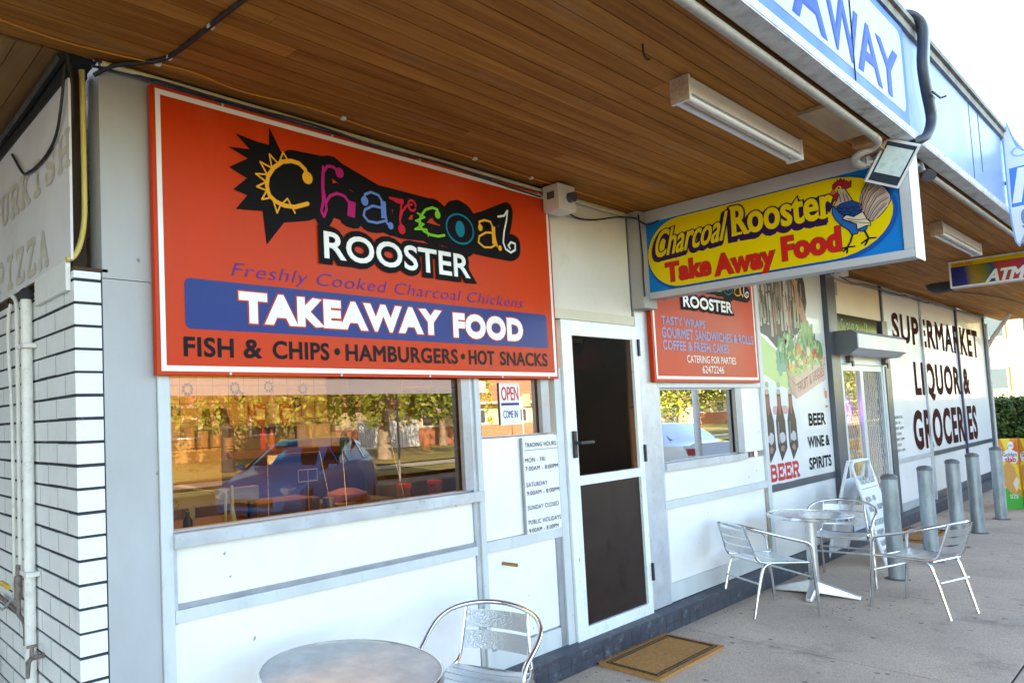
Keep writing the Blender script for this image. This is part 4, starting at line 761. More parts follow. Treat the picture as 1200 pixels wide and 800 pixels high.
obj("board",MB().box(3.95,4.55,-1.525,-1.40,3.030,3.0485),mat("raw_pine",(.40,.27,.15),.75,var=.2,vs=14,stretch=(.2,1,1)),t); 
tag(obj("timber_block",MB().box(4.62,4.90,-1.535,-1.44,3.0,3.0485),mat("raw_pine_end",(.38,.20,.08),.75,var=.3,vs=25)),"orange brown timber block beside the floodlight arm","timber block")
tag(obj("pipe_elbow",MB().tube(smoothpath([(4.60,-1.545,3.022),(4.70,-1.54,3.018),(4.74,-1.50,3.0),(4.70,-1.46,2.985),(4.72,-1.42,2.97),(4.80,-1.41,2.955),(4.86,-1.43,2.95)],1),.020,12),GREYP,smooth=True),"grey pvc elbow turning down at the end of the soffit pipe","pipe fitting")
t=thing("cable_duct",(5.0,-1.68,3.05),"wavy black cable duct draped over the awning fascia","cable duct")
pth=smoothpath([(4.92,-1.60,3.76),(4.98,-1.66,3.775),(5.05,-1.70,3.72),(5.04,-1.695,3.60),(5.0,-1.69,3.48),(5.03,-1.69,3.36),(5.09,-1.69,3.26),(5.12,-1.69,3.18),(5.07,-1.68,3.10),(5.0,-1.67,3.055),(4.94,-1.63,3.035)],3)
obj("duct",MB().tube(pth,.024,14),mat("ribbed_black_duct",(.03,.034,.045),.45,var=.2,vs=5),t,smooth=True); obj("pale_conduit",MB().tube([p+Vector((.040,-.012,.006)) for p in pth],.013,10),mat("pale_conduit_grey",(.50,.54,.60),.4),t,smooth=True)
obj("tie",MB().tube([(5.0,-1.725,3.30),(5.15,-1.73,3.302),(5.17,-1.75,3.31)],.006,6),BLACK,t)
# =============== NOTICES, POSTER ART, WINDOW LETTERING ===============
INK=mat("notice_ink",(.008,.010,.02),.7,spec=.1); INKG=mat("grey_rule",(.25,.28,.36),.5)
H=thing("hours_board",(3.68,-.01,.885),"white TRADING HOURS board on the panel left of the takeaway door","notice board")
obj("board",MB().box(3.502,3.855,-.010,-.001,.885,1.482),mat("board_white",(.78,.79,.80),.4,var=.02),H)
obj("board_edge",MB().box(3.490,3.501,-.011,-.001,.885,1.478),mat("rough_edge",(.30,.30,.32),.7,stain=.7,ss=60,stcol=(.05,.05,.06)),H); ph=FY(-.0102)
for w,a0,a1,zc in (("TRADING HOURS:",3.520,3.845,1.435),("MON - FRI",3.515,3.715,1.345),("7:00AM - 8:00PM",3.515,3.845,1.295),("SATURDAY",3.515,3.725,1.20),("9:00AM - 8:00PM",3.515,3.845,1.150),("SUNDAY CLOSED",3.518,3.83,1.064),("PUBLIC HOLIDAYS",3.518,3.845,.979),("9:00AM - 8.00PM",3.518,3.815,.930)):
    text(w,ph,(a0,a1,zc-.014,zc+.012),INK,H,d=.001,bold=.006,space=1.08)
obj("rule",MB().add([ph(a,b,.001) for a,b in rect(3.515,3.845,1.401,1.406)],[(0,1,2,3)]),INKG,H)

PO=thing("window_poster",(8,-.006,.9),"tall printed vinyl of bottles, a crate of vegetables and BEER WINE & SPIRITS lettering","poster"); pp=FY(-.004)
obj("backing",MB().add([pp(a,b,0) for a,b in rect(7.13,8.84,.895,3.02)],[(0,1,2,3)]),mat("vinyl_white_backing",(.74,.76,.75),.35,coat=.4,var=.02),PO)
def pshape(name,pts,d,col,rough=.3): 
    mb=MB(); mb.add([pp(a,b,d) for a,b in pts],[tuple(range(len(pts)))]); o=obj(name,mb,mat("print_"+name,col,.4,spec=.35),PO); tri(o); return o
def multi(name,plist,d,col): 
    mb=MB(); 
    for i,pts in enumerate(plist): mb.add([pp(a,b,d+i*1.5e-5) for a,b in pts],[tuple(range(len(pts)))])
    o=obj(name,mb,mat("print_"+name+str(len(WL)),col,.4,spec=.35),PO); tri(o); return o
rnd=random.Random(5)
pshape("wash",[(7.14,2.26),(7.55,2.10),(7.9,1.95),(7.75,1.72),(7.3,1.86),(7.14,1.9)],.0004,(.45,.62,.22))
pshape("wash",[(7.14,1.84),(7.5,1.80),(7.75,1.70),(7.7,1.55),(7.14,1.62)],.0005,(.62,.74,.62))
pshape("rack_photo",[(7.14,3.01),(8.25,3.01),(8.36,2.85),(8.38,2.65),(8.30,2.48),(8.1,2.33),(7.8,2.2),(7.5,2.15),(7.30,2.25),(7.14,2.28)],.0006,(.035,.026,.024))
multi("bottles",[[(x,z),(x+.05,z),(x+.05,z+h),(x+.035,z+h+.06),(x+.015,z+h+.06),(x,z+h)] for x,z,h in [(7.15+i*.085,2.30+rnd.uniform(-.05,.10),rnd.uniform(.2,.42)) for i in range(12)]],.0009,(.42,.38,.30))
multi("bottles",[[(x,z),(x+.03,z),(x+.03,z+h),(x,z+h)] for x,z,h in [(7.17+i*.088,2.72+rnd.uniform(-.05,.06),rnd.uniform(.08,.2)) for i in range(13)]],.0010,(.30,.28,.27))
multi("bottles",[[(x,z),(x+.04,z),(x+.04,z+h),(x,z+h)] for x,z,h in [(7.50,2.28,.35),(7.85,2.35,.25)]],.0012,(.40,.10,.06)); multi("bottles",[[(8.05,2.55),(8.12,2.5),(8.14,2.85),(8.07,2.88)]],.0012,(.60,.42,.03))
for cc in ((.10,.07,.06),(.50,.47,.42),(.24,.15,.10),(.015,.012,.012),(.33,.30,.27)):
    multi("bottle_row",[[(x,z),(x+w_,z+.0),(x+w_,z+h),(x+w_*.65,z+h+.05),(x+w_*.35,z+h+.05),(x,z+h)] for x,z,w_,h in [(7.15+rnd.random()*1.05,2.36+rnd.random()*.5,rnd.uniform(.012,.035),rnd.uniform(.06,.2)) for _ in range(26)]],.00125,cc)
multi("racks",[rect(7.16,8.3,2.66,2.68),rect(7.16,8.33,2.88,2.895),rect(7.93,8.0,2.3,3.0)],.0013,(.05,.03,.02))
pshape("arm",[(7.95,2.93),(8.05,2.78),(8.0,2.62),(8.18,2.50),(8.33,2.30),(8.40,2.36),(8.27,2.62),(8.12,2.78),(8.02,2.95)],.0015,(.42,.25,.17))
def blob(cx,cz,rx,rz,jit=.12,n=16,rot=0): 
    o=[]
    for i in range(n):
        w=2*math.pi*i/n; r=1+rnd.uniform(-jit,jit); x=rx*r*math.cos(w); z=rz*r*math.sin(w); o.append((cx+x*math.cos(rot)-z*math.sin(rot),cz+x*math.sin(rot)+z*math.cos(rot)))
    return o
pshape("leaves",blob(7.72,2.10,.26,.17,.2,26),.0018,(.12,.28,.10)); pshape("leaves",blob(7.58,2.02,.12,.12,.25,20),.0019,(.15,.34,.24)); pshape("leaves",blob(8.30,2.22,.20,.22,.2,26),.0017,(.25,.42,.14)); pshape("leaves",blob(8.58,2.14,.14,.14,.2,20),.0020,(.14,.32,.08))
multi("stalks",[[(x,2.1),(x+.02,2.1),(x+.05*s,2.42),(x+.03*s,2.44)] for x,s in [(8.1+i*.05,1 if i%2 else -1) for i in range(9)]],.0021,(.34,.52,.18)); multi("fronds",[[(x,2.0),(x+.03,2.0),(x-.02*s,2.26),(x-.06*s,2.24)] for x,s in [(7.55+i*.06,1 if i%2 else -.5) for i in range(7)]],.0022,(.10,.25,.08))
multi("carrots",[blob(8.02+i*.055,2.12-i*.015,.028,.13,.05,12,.35) for i in range(4)],.0024,(.75,.28,.05)); multi("yellow_peppers",[blob(8.14,1.97,.035,.11,.05,12,.5),blob(8.20,1.92,.035,.10,.05,12,.6),blob(8.38,2.06,.06,.09,.06)],.0026,(.78,.50,.02))
multi("tomatoes",[blob(7.80,1.97,.055,.06,.05),blob(8.50,2.10,.06,.08,.05),blob(8.62,2.05,.055,.07,.05),blob(8.28,2.02,.05,.05,.05),blob(8.42,1.97,.04,.05,.1)],.0025,(.60,.06,.04)); multi("pale_vegetables",[blob(7.9,1.99,.04,.06),blob(8.32,2.14,.05,.05),blob(8.62,1.98,.05,.05),blob(8.5,1.95,.05,.04)],.0027,(.75,.66,.48))
multi("lettuce",[blob(7.95,1.90,.13,.08,.2,22),blob(8.02,2.08,.05,.07),blob(8.45,1.93,.05,.05)],.0029,(.34,.50,.16))
for cc,n_,sz in (((.30,.45,.14),26,.035),((.16,.32,.09),22,.03),((.62,.10,.05),12,.026),((.74,.45,.06),12,.026),((.72,.66,.42),14,.022),((.45,.58,.25),18,.025)):
    multi("produce",[blob(7.80+rnd.random()*.9,1.93+rnd.random()*.20+.06*0,sz*rnd.uniform(.6,1.2),sz*rnd.uniform(.6,1.2),.2,8) for _ in range(n_)],.0030,cc)
for cc,n_ in (((.10,.22,.07),22),((.30,.44,.18),22),((.45,.58,.30),16)):
    multi("leaf_marks",[blob(7.55+rnd.random()*1.1,2.05+rnd.random()*.25,.022,.045,.3,8,rnd.uniform(-1,1)) for _ in range(n_)],.00235,cc)
pshape("crate_side",[(7.70,1.96),(7.90,1.87),(7.92,1.66),(7.78,1.72)],.0031,(.48,.30,.24)); pshape("crate_front",[(7.90,1.87),(8.80,2.10),(8.76,1.86),(7.92,1.66)],.0032,(.60,.42,.32)); multi("plank_gap",[[(7.905,1.80),(8.79,2.03),(8.79,2.022),(7.905,1.79)],[(7.72,1.90),(7.905,1.80),(7.905,1.79),(7.72,1.89)]],.0034,(.25,.15,.10)); multi("knots",[blob(8.0+rnd.random()*.7,1.72+rnd.random()*.2+.02,.03,.006,.3,8,.22) for _ in range(14)],.0033,(.45,.30,.22))
def skew(a,b): return (a,b+(a-7.95)*.235)
text("FRUIT & VEGIES",pp,(7.96,8.72,1.72,1.81),mat("crate_print",(.36,.10,.08),.5),PO,d=.0036,bold=.0,warp=skew)
oval=arc((7.52,1.32),.48,0,355,30,.47); pshape("oval",oval,.0010,(.66,.70,.76)); 
def bottle(x,z0,s,up=1):
    return [(x-.105*s,z0+.12),(x-.11*s,z0+.36),(x-.05*s,z0+.50),(x-.045*s,z0+.62),(x+.045*s,z0+.62),(x+.05*s,z0+.50),(x+.11*s,z0+.36),(x+.12*s,z0+.10),(x-.03*s,z0-.02)]
multi("beer_bottles",[bottle(x,1.10,1.0) for x in (7.19,7.46,7.74)],.0016,(.016,.008,.010)); multi("bottle_shine",[[(x-.075,1.25),(x-.06,1.45),(x-.05,1.45),(x-.062,1.25)] for x in (7.19,7.46,7.74)],.0021,(.40,.42,.48)); multi("beer_glow",[[(x-.035,1.60),(x-.03,1.69),(x+.03,1.69),(x+.035,1.60),(x+.012,1.52),(x-.012,1.52)] for x in (7.19,7.46,7.74)],.0019,(.28,.05,.03))
multi("caps",[blob(x,1.735,.045,.028,.03,12) for x in (7.19,7.46,7.74)]+[blob(x,1.835 if False else 1.80,.04,.03,.03,12) for x in (7.2,7.47,7.75)],.0020,(.38,.34,.24)); multi("carrier",[rect(7.30,7.66,1.52,1.60,.03)],.0013,(.55,.30,.32)); multi("labels",[blob(x,1.30,.07,.05,.25,12) for x in (7.20,7.47,7.75)],.0022,(.45,.46,.50)); multi("labels",[blob(x+.03,1.20,.05,.03,.3,10) for x in (7.17,7.44,7.72)],.0023,(.25,.16,.13))
PRD=mat("poster_red",(.50,.015,.015),.45,spec=.3)
for it in sfont("BEER",7.135,.180,.155,.925,.125): obj("lettering",strokes(MB(),pp,it,.034,.0030,disc=4),PRD,PO)
PBK=mat("poster_text",(.012,.008,.010),.7,spec=.1)
for w,a0,a1,z0,z1 in (("BEER",8.19,8.66,1.39,1.505),("WINE &",8.12,8.73,1.170,1.275),("SPIRITS",8.115,8.74,.955,1.065)): text(w,pp,(a0,a1,z0,z1),PBK,PO,d=.0016,bold=.04)
multi("orange_mark",[rect(8.70,8.77,1.66,1.74),rect(8.70,8.77,1.56,1.585)],.0016,(.65,.22,.08))
# supermarket lettering (on the glass panels)
BRN=mat("maroon_window_letters",(.05,.010,.008),.85,spec=.05); ps=FY(-.002)
L_=thing("window_lettering",(13.9,-.03,.9),"large maroon SUPERMARKET LIQUOR & GROCERIES lettering across the white window panels","lettering")
def fit(word,a0,a1,z0l,z1l,z0r,z1r,b=.01):
    h0=z1l-z0l; 
    def wp(a,z):
        t=(a-a0)/(a1-a0); lo=z0l+(z0r-z0l)*t; hi=z1l+(z1r-z1l)*t; return (a,lo+(z-z0l)/h0*(hi-lo))
    text(word,ps,(a0,a1,z0l,z1l),BRN,L_,d=.001,bold=b,warp=wp,space=1.15)
fit("SUPERMARKET",11.42,16.48,2.39,2.73,2.28,2.73,.045); fit("LIQUOR &",12.28,15.55,1.60,2.10,1.60,2.06,.045); fit("GROCERIES",12.02,15.86,.945,1.43,.93,1.44,.045)
HN=thing("hours_notice",(11.3,-.006,.9),"small white opening hours notice on the supermarket window beside its door","notice"); pn=FY(-.006)
obj("sheet",MB().add([pn(a,b,0) for a,b in rect(11.09,11.52,.90,1.43)],[(0,1,2,3)]),SWHITE,HN)
for i,(w,a1) in enumerate((("TRADING HOURS",11.50),("MON - FRI",11.38),("8:00AM - 8:00PM",11.5),("SATURDAY",11.40),("8:00AM - 8:00PM",11.5),("SUNDAY",11.36),("9:00AM - 7:00PM",11.5))): text(w,pn,(11.12,a1,1.37-i*.070,1.405-i*.070),INK,HN,d=.001)
# neon sign inside the left door leaf
N=thing("neon_sign",(9.6,.10,1.42),"lit blue and red neon OPEN sign inside the left supermarket door","neon sign")
pnn=FY(.10); NB=emat("neon_blue",(.08,.10,1.0),4.0); NR=emat("neon_red",(1.0,.05,.10),3.0)
mb=MB(); ring=[tuple(pnn(a,b,0)) for a,b in arc((9.60,1.51),.24,0,360,28,.14)]; mb.tube(ring,.016,8); obj("blue_ring",mb,NB,N,smooth=True)
text("OPEN",pnn,(9.43,9.77,1.44,1.58),NR,N,d=.002,bold=.02,grow=.006)
# OPEN card in small window
OC=thing("open_card",(3.40,.05,1.55),"white and blue OPEN card hung inside the small window","card"); po=FY(.020)
obj("card",MB().box(3.35,3.54,.0205,.024,1.56,1.81),mat("card_white",(.80,.80,.78),.5),OC); text("OPEN",po,(3.365,3.525,1.705,1.785),PRE,OC,d=.001,bold=.01)
obj("blue_line",MB().add([po(a,b,.001) for a,b in rect(3.36,3.53,1.675,1.69)],[(0,1,2,3)]),SBLUE,OC); text("COME IN",po,(3.375,3.51,1.60,1.645),SBLUE,OC,d=.001)
# logo disc seen through the door
BD=thing("round_badge",(4.22,.3,1.95),"round dark badge printed Remedy seen through the dark door glass","poster"); pb=FY(.30)
obj("backing",MB().box(4.15,5.0,.302,.32,1.93,2.5) ,mat("dark_red_card",(.16,.012,.015),.5),BD)
mb=MB(); mb.add([pb(*q,.001) for q in arc((4.62,2.14),.12,0,345,22,.11)],[tuple(range(23))]); obj("disc",mb,BLACK,BD)
text("Remedy",pb,(4.53,4.71,2.11,2.17),mat("badge_tan",(.6,.5,.35),.4),BD,d=.002,bold=.01,shear=.2)

# =============== STREET FURNITURE ===============
CHROME=mat("polished_aluminium",(.72,.74,.76),.16,metal=1,var=.06,vs=30); BRUSH=mat("brushed_aluminium",(.66,.68,.70),.34,metal=.95,var=.08,vs=25,bump=.1,bs=150)
def chair(label,loc,ang,mesh_back=False):
    t=thing("bistro_chair",(0,0,0),label,"chair","silver bistro chairs at the café tables")
    T=.0125
    for s in (-1,1):
        obj("leg",MB().tube(smoothpath([(.262,.258*s,0),(.228,.256*s,.43),(.224,.256*s,.50)],1),T,10),CHROME,t,smooth=True)
        obj("leg",MB().tube(smoothpath([(-.262,.200*s,0),(-.175,.20*s,.36),(-.14,.20*s,.418),(-.05,.205*s,.428)],2),T,10),CHROME,t,smooth=True)
    half=[(.224,.256,.50),(.220,.256,.545),(.20,.257,.578),(.15,.262,.595),(.0,.275,.632),(-.12,.268,.668),(-.22,.220,.700),(-.285,.12,.722)]
    path=half+[(-.31,0,.73)]+[(x,-y,z) for x,y,z in half[::-1]]
    obj("armrest",MB().tube(smoothpath(path,2),T,10),CHROME,t,smooth=True)
    sf=MB()
    for s in (-1,1): sf.tube(smoothpath([(.236,.238*s,.425),(.0,.215*s,.428),(-.17,.20*s,.43),(-.205,.185*s,.46),(-.235,.175*s,.55),(-.285,.16*s,.72)],2),.0095,8)
    sf.tube([(.205,-.235,.420),(.205,.235,.420)],.008,8).tube([(-.17,-.2,.425),(-.17,.2,.425)],.008,8)
    obj("seat_frame",sf,CHROME,t,smooth=True)
    obj("stretcher",MB().tube([(-.215,-.205,.27),(-.215,.205,.27)],.009,8),BRUSH,t,smooth=True); obj("stretcher",MB().tube([(.25,-.255,.30),(.25,.255,.30)],.009,8),BRUSH,t,smooth=True)
    seat=MB()
    for i in range(5):
        x0=-.165+i*.078; w=.066; zc=.438+ (0 if i<4 else -.004)
        pts=[(y,zc-.012*(1-(y/.2)**2)) for y in np.linspace(-.205+.004*(4-i),.205-.004*(4-i),7)]
        for (ya,za),(yb,zb_) in zip(pts[:-1],pts[1:]):
            seat.add([(x0,ya,za),(x0+w,ya,za),(x0+w,yb,zb_),(x0,yb,zb_),(x0,ya,za-.004),(x0+w,ya,za-.004),(x0+w,yb,zb_-.004),(x0,yb,zb_-.004)],[(0,1,2,3),(7,6,5,4),(0,4,5,1),(3,2,6,7)]+([(0,3,7,4),(1,5,6,2)]))
    obj("seat",seat,BRUSH,t)
    bk=MB(); rows=[(.50,.585),(.60,.685)] if mesh_back else [(.49,.545),(.558,.613),(.626,.681)]
    for z0,z1 in rows:
        N=8
        for i in range(N):
            ya=-.165+.33*i/N; yb=ya+.33/N
            def bx(y,z): return -.205-(z-.46)/.26*.08-.03*(1-(y/.17)**2)
            v=[(bx(ya,z0),ya,z0),(bx(yb,z0),yb,z0),(bx(yb,z1),yb,z1),(bx(ya,z1),ya,z1)]
            bk.add(v+[(x-.004,y,z) for x,y,z in v],[(0,1,2,3),(7,6,5,4),(0,4,5,1),(3,2,6,7),(0,3,7,4),(1,5,6,2)])
    obj("backrest",bk,PATT if mesh_back else BRUSH,t)
    t.location=loc; t.rotation_euler=(0,0,R_(ang)); t.scale=(.90,.90,.92); return t
# embossed aluminium for the near chair back
PATT=mat("embossed_aluminium",(.50,.52,.54),.34,metal=.95); n=PATT.node_tree; b=n.nodes["Principled BSDF"]
g=n.nodes.new("ShaderNodeNewGeometry"); w1=n.nodes.new("ShaderNodeTexVoronoi"); w1.inputs["Scale"].default_value=120; mp=n.nodes.new("ShaderNodeMapping"); mp.inputs["Scale"].default_value=(1,1,2.2); n.links.new(g.outputs["Position"],mp.inputs[0]); n.links.new(mp.outputs[0],w1.inputs["Vector"]); bu=n.nodes.new("ShaderNodeBump"); bu.inputs["Strength"].default_value=.55; bu.inputs["Distance"].default_value=.003; n.links.new(w1.outputs["Distance"],bu.inputs["Height"]); n.links.new(bu.outputs[0],b.inputs["Normal"])
CH=[chair("silver slatted chair with its back to the shop wall, left of the farther table",(5.96,-.345,.06),-33),
    chair("silver slatted chair behind the farther table, in front of the folding sign",(7.40,-.44,.06),190),
    chair("silver slatted chair on the street side of the farther table, nearest the bollard row",(6.74,-1.12,.06),76),
    chair("silver chair with embossed back beside the near round table, cut by the lower picture edge",(2.48,-.49,.06),203,True)]
TOP=mat("swirled_steel_top",(.60,.62,.64),.22,metal=.9,var=.1,vs=9,bump=.15,bs=60); TOPW=mat("worn_steel_top",(.46,.47,.47),.40,metal=.4,var=.28,vs=9,bump=.12,bs=45,stain=.55,ss=3.5,stcol=(.26,.22,.17),marks=11)
def table(label,c,r,top,m_):
    t=thing("cafe_table",(c[0],c[1],.06),label,"table","round café tables"); h=top-.06
    obj("tabletop",MB().lathe([(.02,-.012),(r-.012,-.012),(r-.004,-.002),(r-.012,.0),(.02,.0005)][::1],(c[0],c[1],top-.001),64),m_,t,smooth=True)
    obj("rim",MB().lathe([(r-.004,-.028),(r,-.024),(r,-.002),(r-.004,.0015),(r-.010,.0015),(r-.009,-.026)],(c[0],c[1],top),64),CHROME,t,smooth=True)
    obj("column",MB().lathe([(.036,.08),(.034,.10),(.034,h-.03),(.10,h-.022),(.10,h-.014)],(c[0],c[1],.06),24),BRUSH,t,smooth=True)
    bs=MB()
    for k in range(4):
        a=R_(8+90*k); ca,sa=math.cos(a),math.sin(a)
        def q(x,y,z): return (c[0]+x*ca-y*sa,c[1]+x*sa+y*ca,.06+z)
        bs.add([q(.02,-.045,.02),q(.30,-.026,.0),q(.30,.026,.0),q(.02,.045,.02),q(.02,-.03,.115),q(.30,-.018,.026),q(.30,.018,.026),q(.02,.03,.115)],[(0,3,2,1),(4,5,6,7),(0,1,5,4),(1,2,6,5),(2,3,7,6),(3,0,4,7)])
    obj("base",bs,BRUSH,t,bevel=.006); return t
table("round worn steel table in the foreground at the lower picture edge",(1.685,-.535),.345,.71,TOPW)
table("shiny round steel table with cross shaped foot between the three farther chairs",(6.70,-.43),.30,.71,TOP)
GALV=mat("galvanised_steel",(.30,.35,.38),.42,metal=.5,var=.28,vs=14,bump=.1,bs=60,marks=9,stain=.5,ss=9,stcol=(.5,.52,.52),stretch=(1,1,.3)); CAP=mat("bollard_cap",(.16,.17,.18),.5,metal=.3)
def bollard(x,y,label,tilt):
    t=thing("bollard",(x,y,.06),label,"bollard","steel bollards along the pavement")
    obj("post",MB().lathe([(.059,0),(.059,.865)],(x,y,.06),28),GALV,t,smooth=True); obj("cap",MB().lathe([(.062,.865),(.062,.885),(.045,.905),(.01,.912)],(x,y,.06),28),CAP,t,smooth=True); obj("weld_collar",MB().lathe([(.092,0),(.085,.004),(.070,.010)],(x,y,.0602),24),mat("collar_grout"+str(x),(.12,.10,.085),.9,stain=.8,ss=30,stcol=(.35,.3,.25)),t)
    return t
for x,y,l in ((7.71,-.73,"nearest and tallest looking steel bollard, just behind the silver chairs"),(8.75,-.76,"second steel bollard of the row, partly behind the street side chair"),(9.75,-.78,"middle steel bollard of the row of five"),(10.85,-.755,"fourth steel bollard, before the last lettered window panel"),(12.19,-.755,"farthest steel bollard, beside the printed cardboard display box")): bollard(x,y,l,0)
# mats
def matmat(nm,c):
    M=mat(nm,c,.95,var=.25,vs=40,bump=1.0,bs=260,stain=.4,ss=9,stcol=(.10,.065,.03)); return M
COIR=matmat("coir_fibre",(.56,.27,.075)); 
def doormat(x0,x1,y0,y1,label):
    t=thing("doormat",((x0+x1)/2,(y0+y1)/2,.061),label,"doormat")
    rnd=random.Random(9); mb=MB(); mb.box(x0,x1,y0,y1,.061,.078); o=obj("mat_base",mb,COIR,t,bevel=.004)
    fz=MB()
    for i in range(9000):
        x=rnd.uniform(x0,x1); y=rnd.uniform(y0,y1)
        if i%4==0:
            e=rnd.randrange(4); x,y=((x0,y),(x1,y),(x,y0),(x,y1))[e]
        dx,dy=rnd.uniform(-.010,.010),rnd.uniform(-.010,.010); h=rnd.uniform(.005,.014)
        fz.add([(x-.001,y,.0775),(x+.001,y,.0775),(x+dx,y+dy,.0775+h)],[(0,1,2)])
    obj("fibres",fz,COIR,t)
    BR=mat("coir_stripe",(.055,.035,.015),.95); st=MB()
    for i in (.030,.048):
        for q_ in ((x0+i,x1-i,y0+i,y0+i+.005),(x0+i,x1-i,y1-i-.005,y1-i),(x0+i,x0+i+.005,y0+i+.006,y1-i-.006),(x1-i-.005,x1-i,y0+i+.006,y1-i-.006)): st.box(*q_,.0785,.084)
    obj("border_stripe",st,BR,t); return t
doormat(4.0,4.83,-.50,-.115,"brown coir doormat with dark border on the pavement before the takeaway door"); doormat(9.75,10.75,-.52,-.13,"brown coir doormat before the supermarket door, behind the bollards")
lit=MB(); rnd=random.Random(21)
for i in range(110):
    u=rnd.random(); x=rnd.gauss(6.45,.35) if u<.6 else rnd.uniform(3.6,12); y=rnd.gauss(-.72,.13) if u<.6 else (-.12-abs(rnd.gauss(0,.05)) if u<.8 else rnd.uniform(-2.4,-.2))
    a=rnd.uniform(0,6.3); s=rnd.uniform(.005,.014); z=.0615; ca,sa=math.cos(a)*s,math.sin(a)*s
    lit.add([(x-ca,y-sa,z),(x+sa*.4,y-ca*.4,z+.002),(x+ca,y+sa,z+.001),(x-sa*.4,y+ca*.4,z+.003)],[(0,1,2,3)])
tag(obj("leaf_litter",lit,mat("dry_litter",(.07,.045,.025),.9,var=.4,vs=50)),"dark dry leaf scraps scattered on the pavement around the farther table","leaf litter",kind="stuff")
# folding sign
A=thing("folding_sign",(8.33,-.31,.06),"white folding pavement sign with TRADING HOURS, behind the silver chairs","pavement sign")
AW=mat("folding_sign_white",(.74,.77,.80),.4,var=.02)
ax0,ax1=8.17,8.72
def leaf(y0,y1,z0,z1,nm,par):
    f=MB(); f.tube([(ax0,y0,z0),(ax0,y1,z1-.05),(ax0+.05,y1,z1),(ax1-.05,y1,z1),(ax1,y1,z1-.05),(ax1,y0,z0)],.014,8); return obj(nm,f,AW,par,smooth=True)
fr=leaf(-.55,-.335,.06,1.03,"frame",A); leaf(-.08,-.295,.06,1.03,"frame",A)
def lp(yb,yt): 
    d=(yt-yb)/.97; return Plane((0,yb-d*.06-.0,0),(1,0,0),(0,d,1))
pf=lp(-.55,-.335); pf2=lp(-.08,-.295)
obj("panel",MB().prism(rect(ax0+.012,ax1-.012,.12,.88),pf,-.004,.004),AW,A); obj("panel",MB().prism(rect(ax0+.012,ax1-.012,.12,.88),pf2,-.004,.004),AW,A)
for i,(w,f_) in enumerate((("TRADING HOURS",.95),("MON - FRI",.6),("8:00AM - 8:00PM",.95),("SATURDAY",.7),("8:00AM - 8:00PM",.95),("SUNDAY",.55),("9:00AM - 7:00PM",.95))): text(w,pf,(ax0+.04,ax0+.04+(ax1-ax0-.08)*f_,(.83,.66,.57,.44,.35,.25,.17)[i],(.83,.66,.57,.44,.35,.25,.17)[i]+.052),mat("sign_ink"+str(i),(.05,.09,.16),.5),A,d=.0055,bold=.005)
obj("rule",MB().add([pf(a,b,.0055) for a,b in rect(ax0+.03,ax1-.03,.785,.793)],[(0,1,2,3)]),INKG,A)
# cardboard display bin
B=thing("display_box",(13.45,-.95,.06),"tall printed orange and green ice cream display box on the pavement by the hedge","display box")
bz0,bz1=.06,1.02
fX0,fY1=13.30,-.625
seg=[(13.30,-.625),(13.42,-.80),(13.22,-1.0),(13.55,-1.3),(13.9,-1.1),(13.75,-.6)]
def wallface(p,q,nm,k):
    P0=Vector((p[0],p[1],0)); d=(Vector((q[0],q[1],0))-P0); L=d.length; pl=Plane(P0,d,(0,0,1)); 
    obj("printed_side",MB().prism(rect(0,L,bz0,bz1),pl,-.006,0),mat("box_orange"+nm,(.70,.25,.02),.4),B)
    def s(pts,c,dd): 
        mb=MB(); mb.add([pl(a*L,bz0+b*(bz1-bz0),dd) for a,b in pts],[tuple(range(len(pts)))]); o=obj("print",mb,mat("print_box%s%d"%(nm,len(WL)),c,.4),B); tri(o)
    s([(0,0),(1,0),(1,.16),(.6,.26),(.3,.30),(0,.26)],(.06,.40,.04),.001); s([(.05,.28),(.5,.34),(.95,.26),(.9,.62),(.4,.72),(.02,.66)],(.78,.62,.03),.0015); s([(.1,1),(.35,.8),(.6,1)],(.78,.62,.03),.001); s([(.55,.78),(.9,.98),(.98,.7)],(.62,.12,.02),.0012)
    s([(.05,.86-.08),(.5,.86),(.95,.80),(.93,.70),(.8,.64),(.5,.66),(.1,.68)],(.80,.78,.80),.002); s([(.06,.35),(.06,.60),(.45,.68),(.72,.58),(.86,.40),(.7,.22),(.5,.20)],(.62,.32,.08),.003); s([(.55,.36),(.75,.46),(.9,.40),(.72,.24)],(.74,.66,.55),.0035)
    s([(q_[0],q_[1]) for q_ in arc((.6,.90),.16,0,345,14,.06)],(.80,.80,.80),.0025)
    pq=pl
    text("NEW",pq,(.50*L,.70*L,bz0+.885*.96,bz0+.91*.96),SBLUE,B,d=.0035); text("Golden",pq,(.14*L,.88*L,bz0+.745*.96,bz0+.80*.96),SBLUE,B,d=.0035,bold=.01); text("slab",pq,(.26*L,.80*L,bz0+.665*.96,bz0+.74*.96),CRI,B,d=.004,bold=.02)
    text("SIZE",pq,(.34*L,.78*L,bz0+.15*.96,bz0+.205*.96),SWHITE,B,d=.0035,bold=.01)
wallface(seg[0],seg[1],"a",0); wallface((13.423,-.802),(13.30,-1.0),"b",1)
obj("printed_side",MB().prism([(13.29+.02,-1.0),(13.55,-1.3),(13.9,-1.1),(13.75,-.6),(13.33,-.62),(13.43,-.80)],lambda a,b,d:(a,b,d),bz0,bz1-.02),mat("box_cardboard",(.62,.30,.04),.5),B)
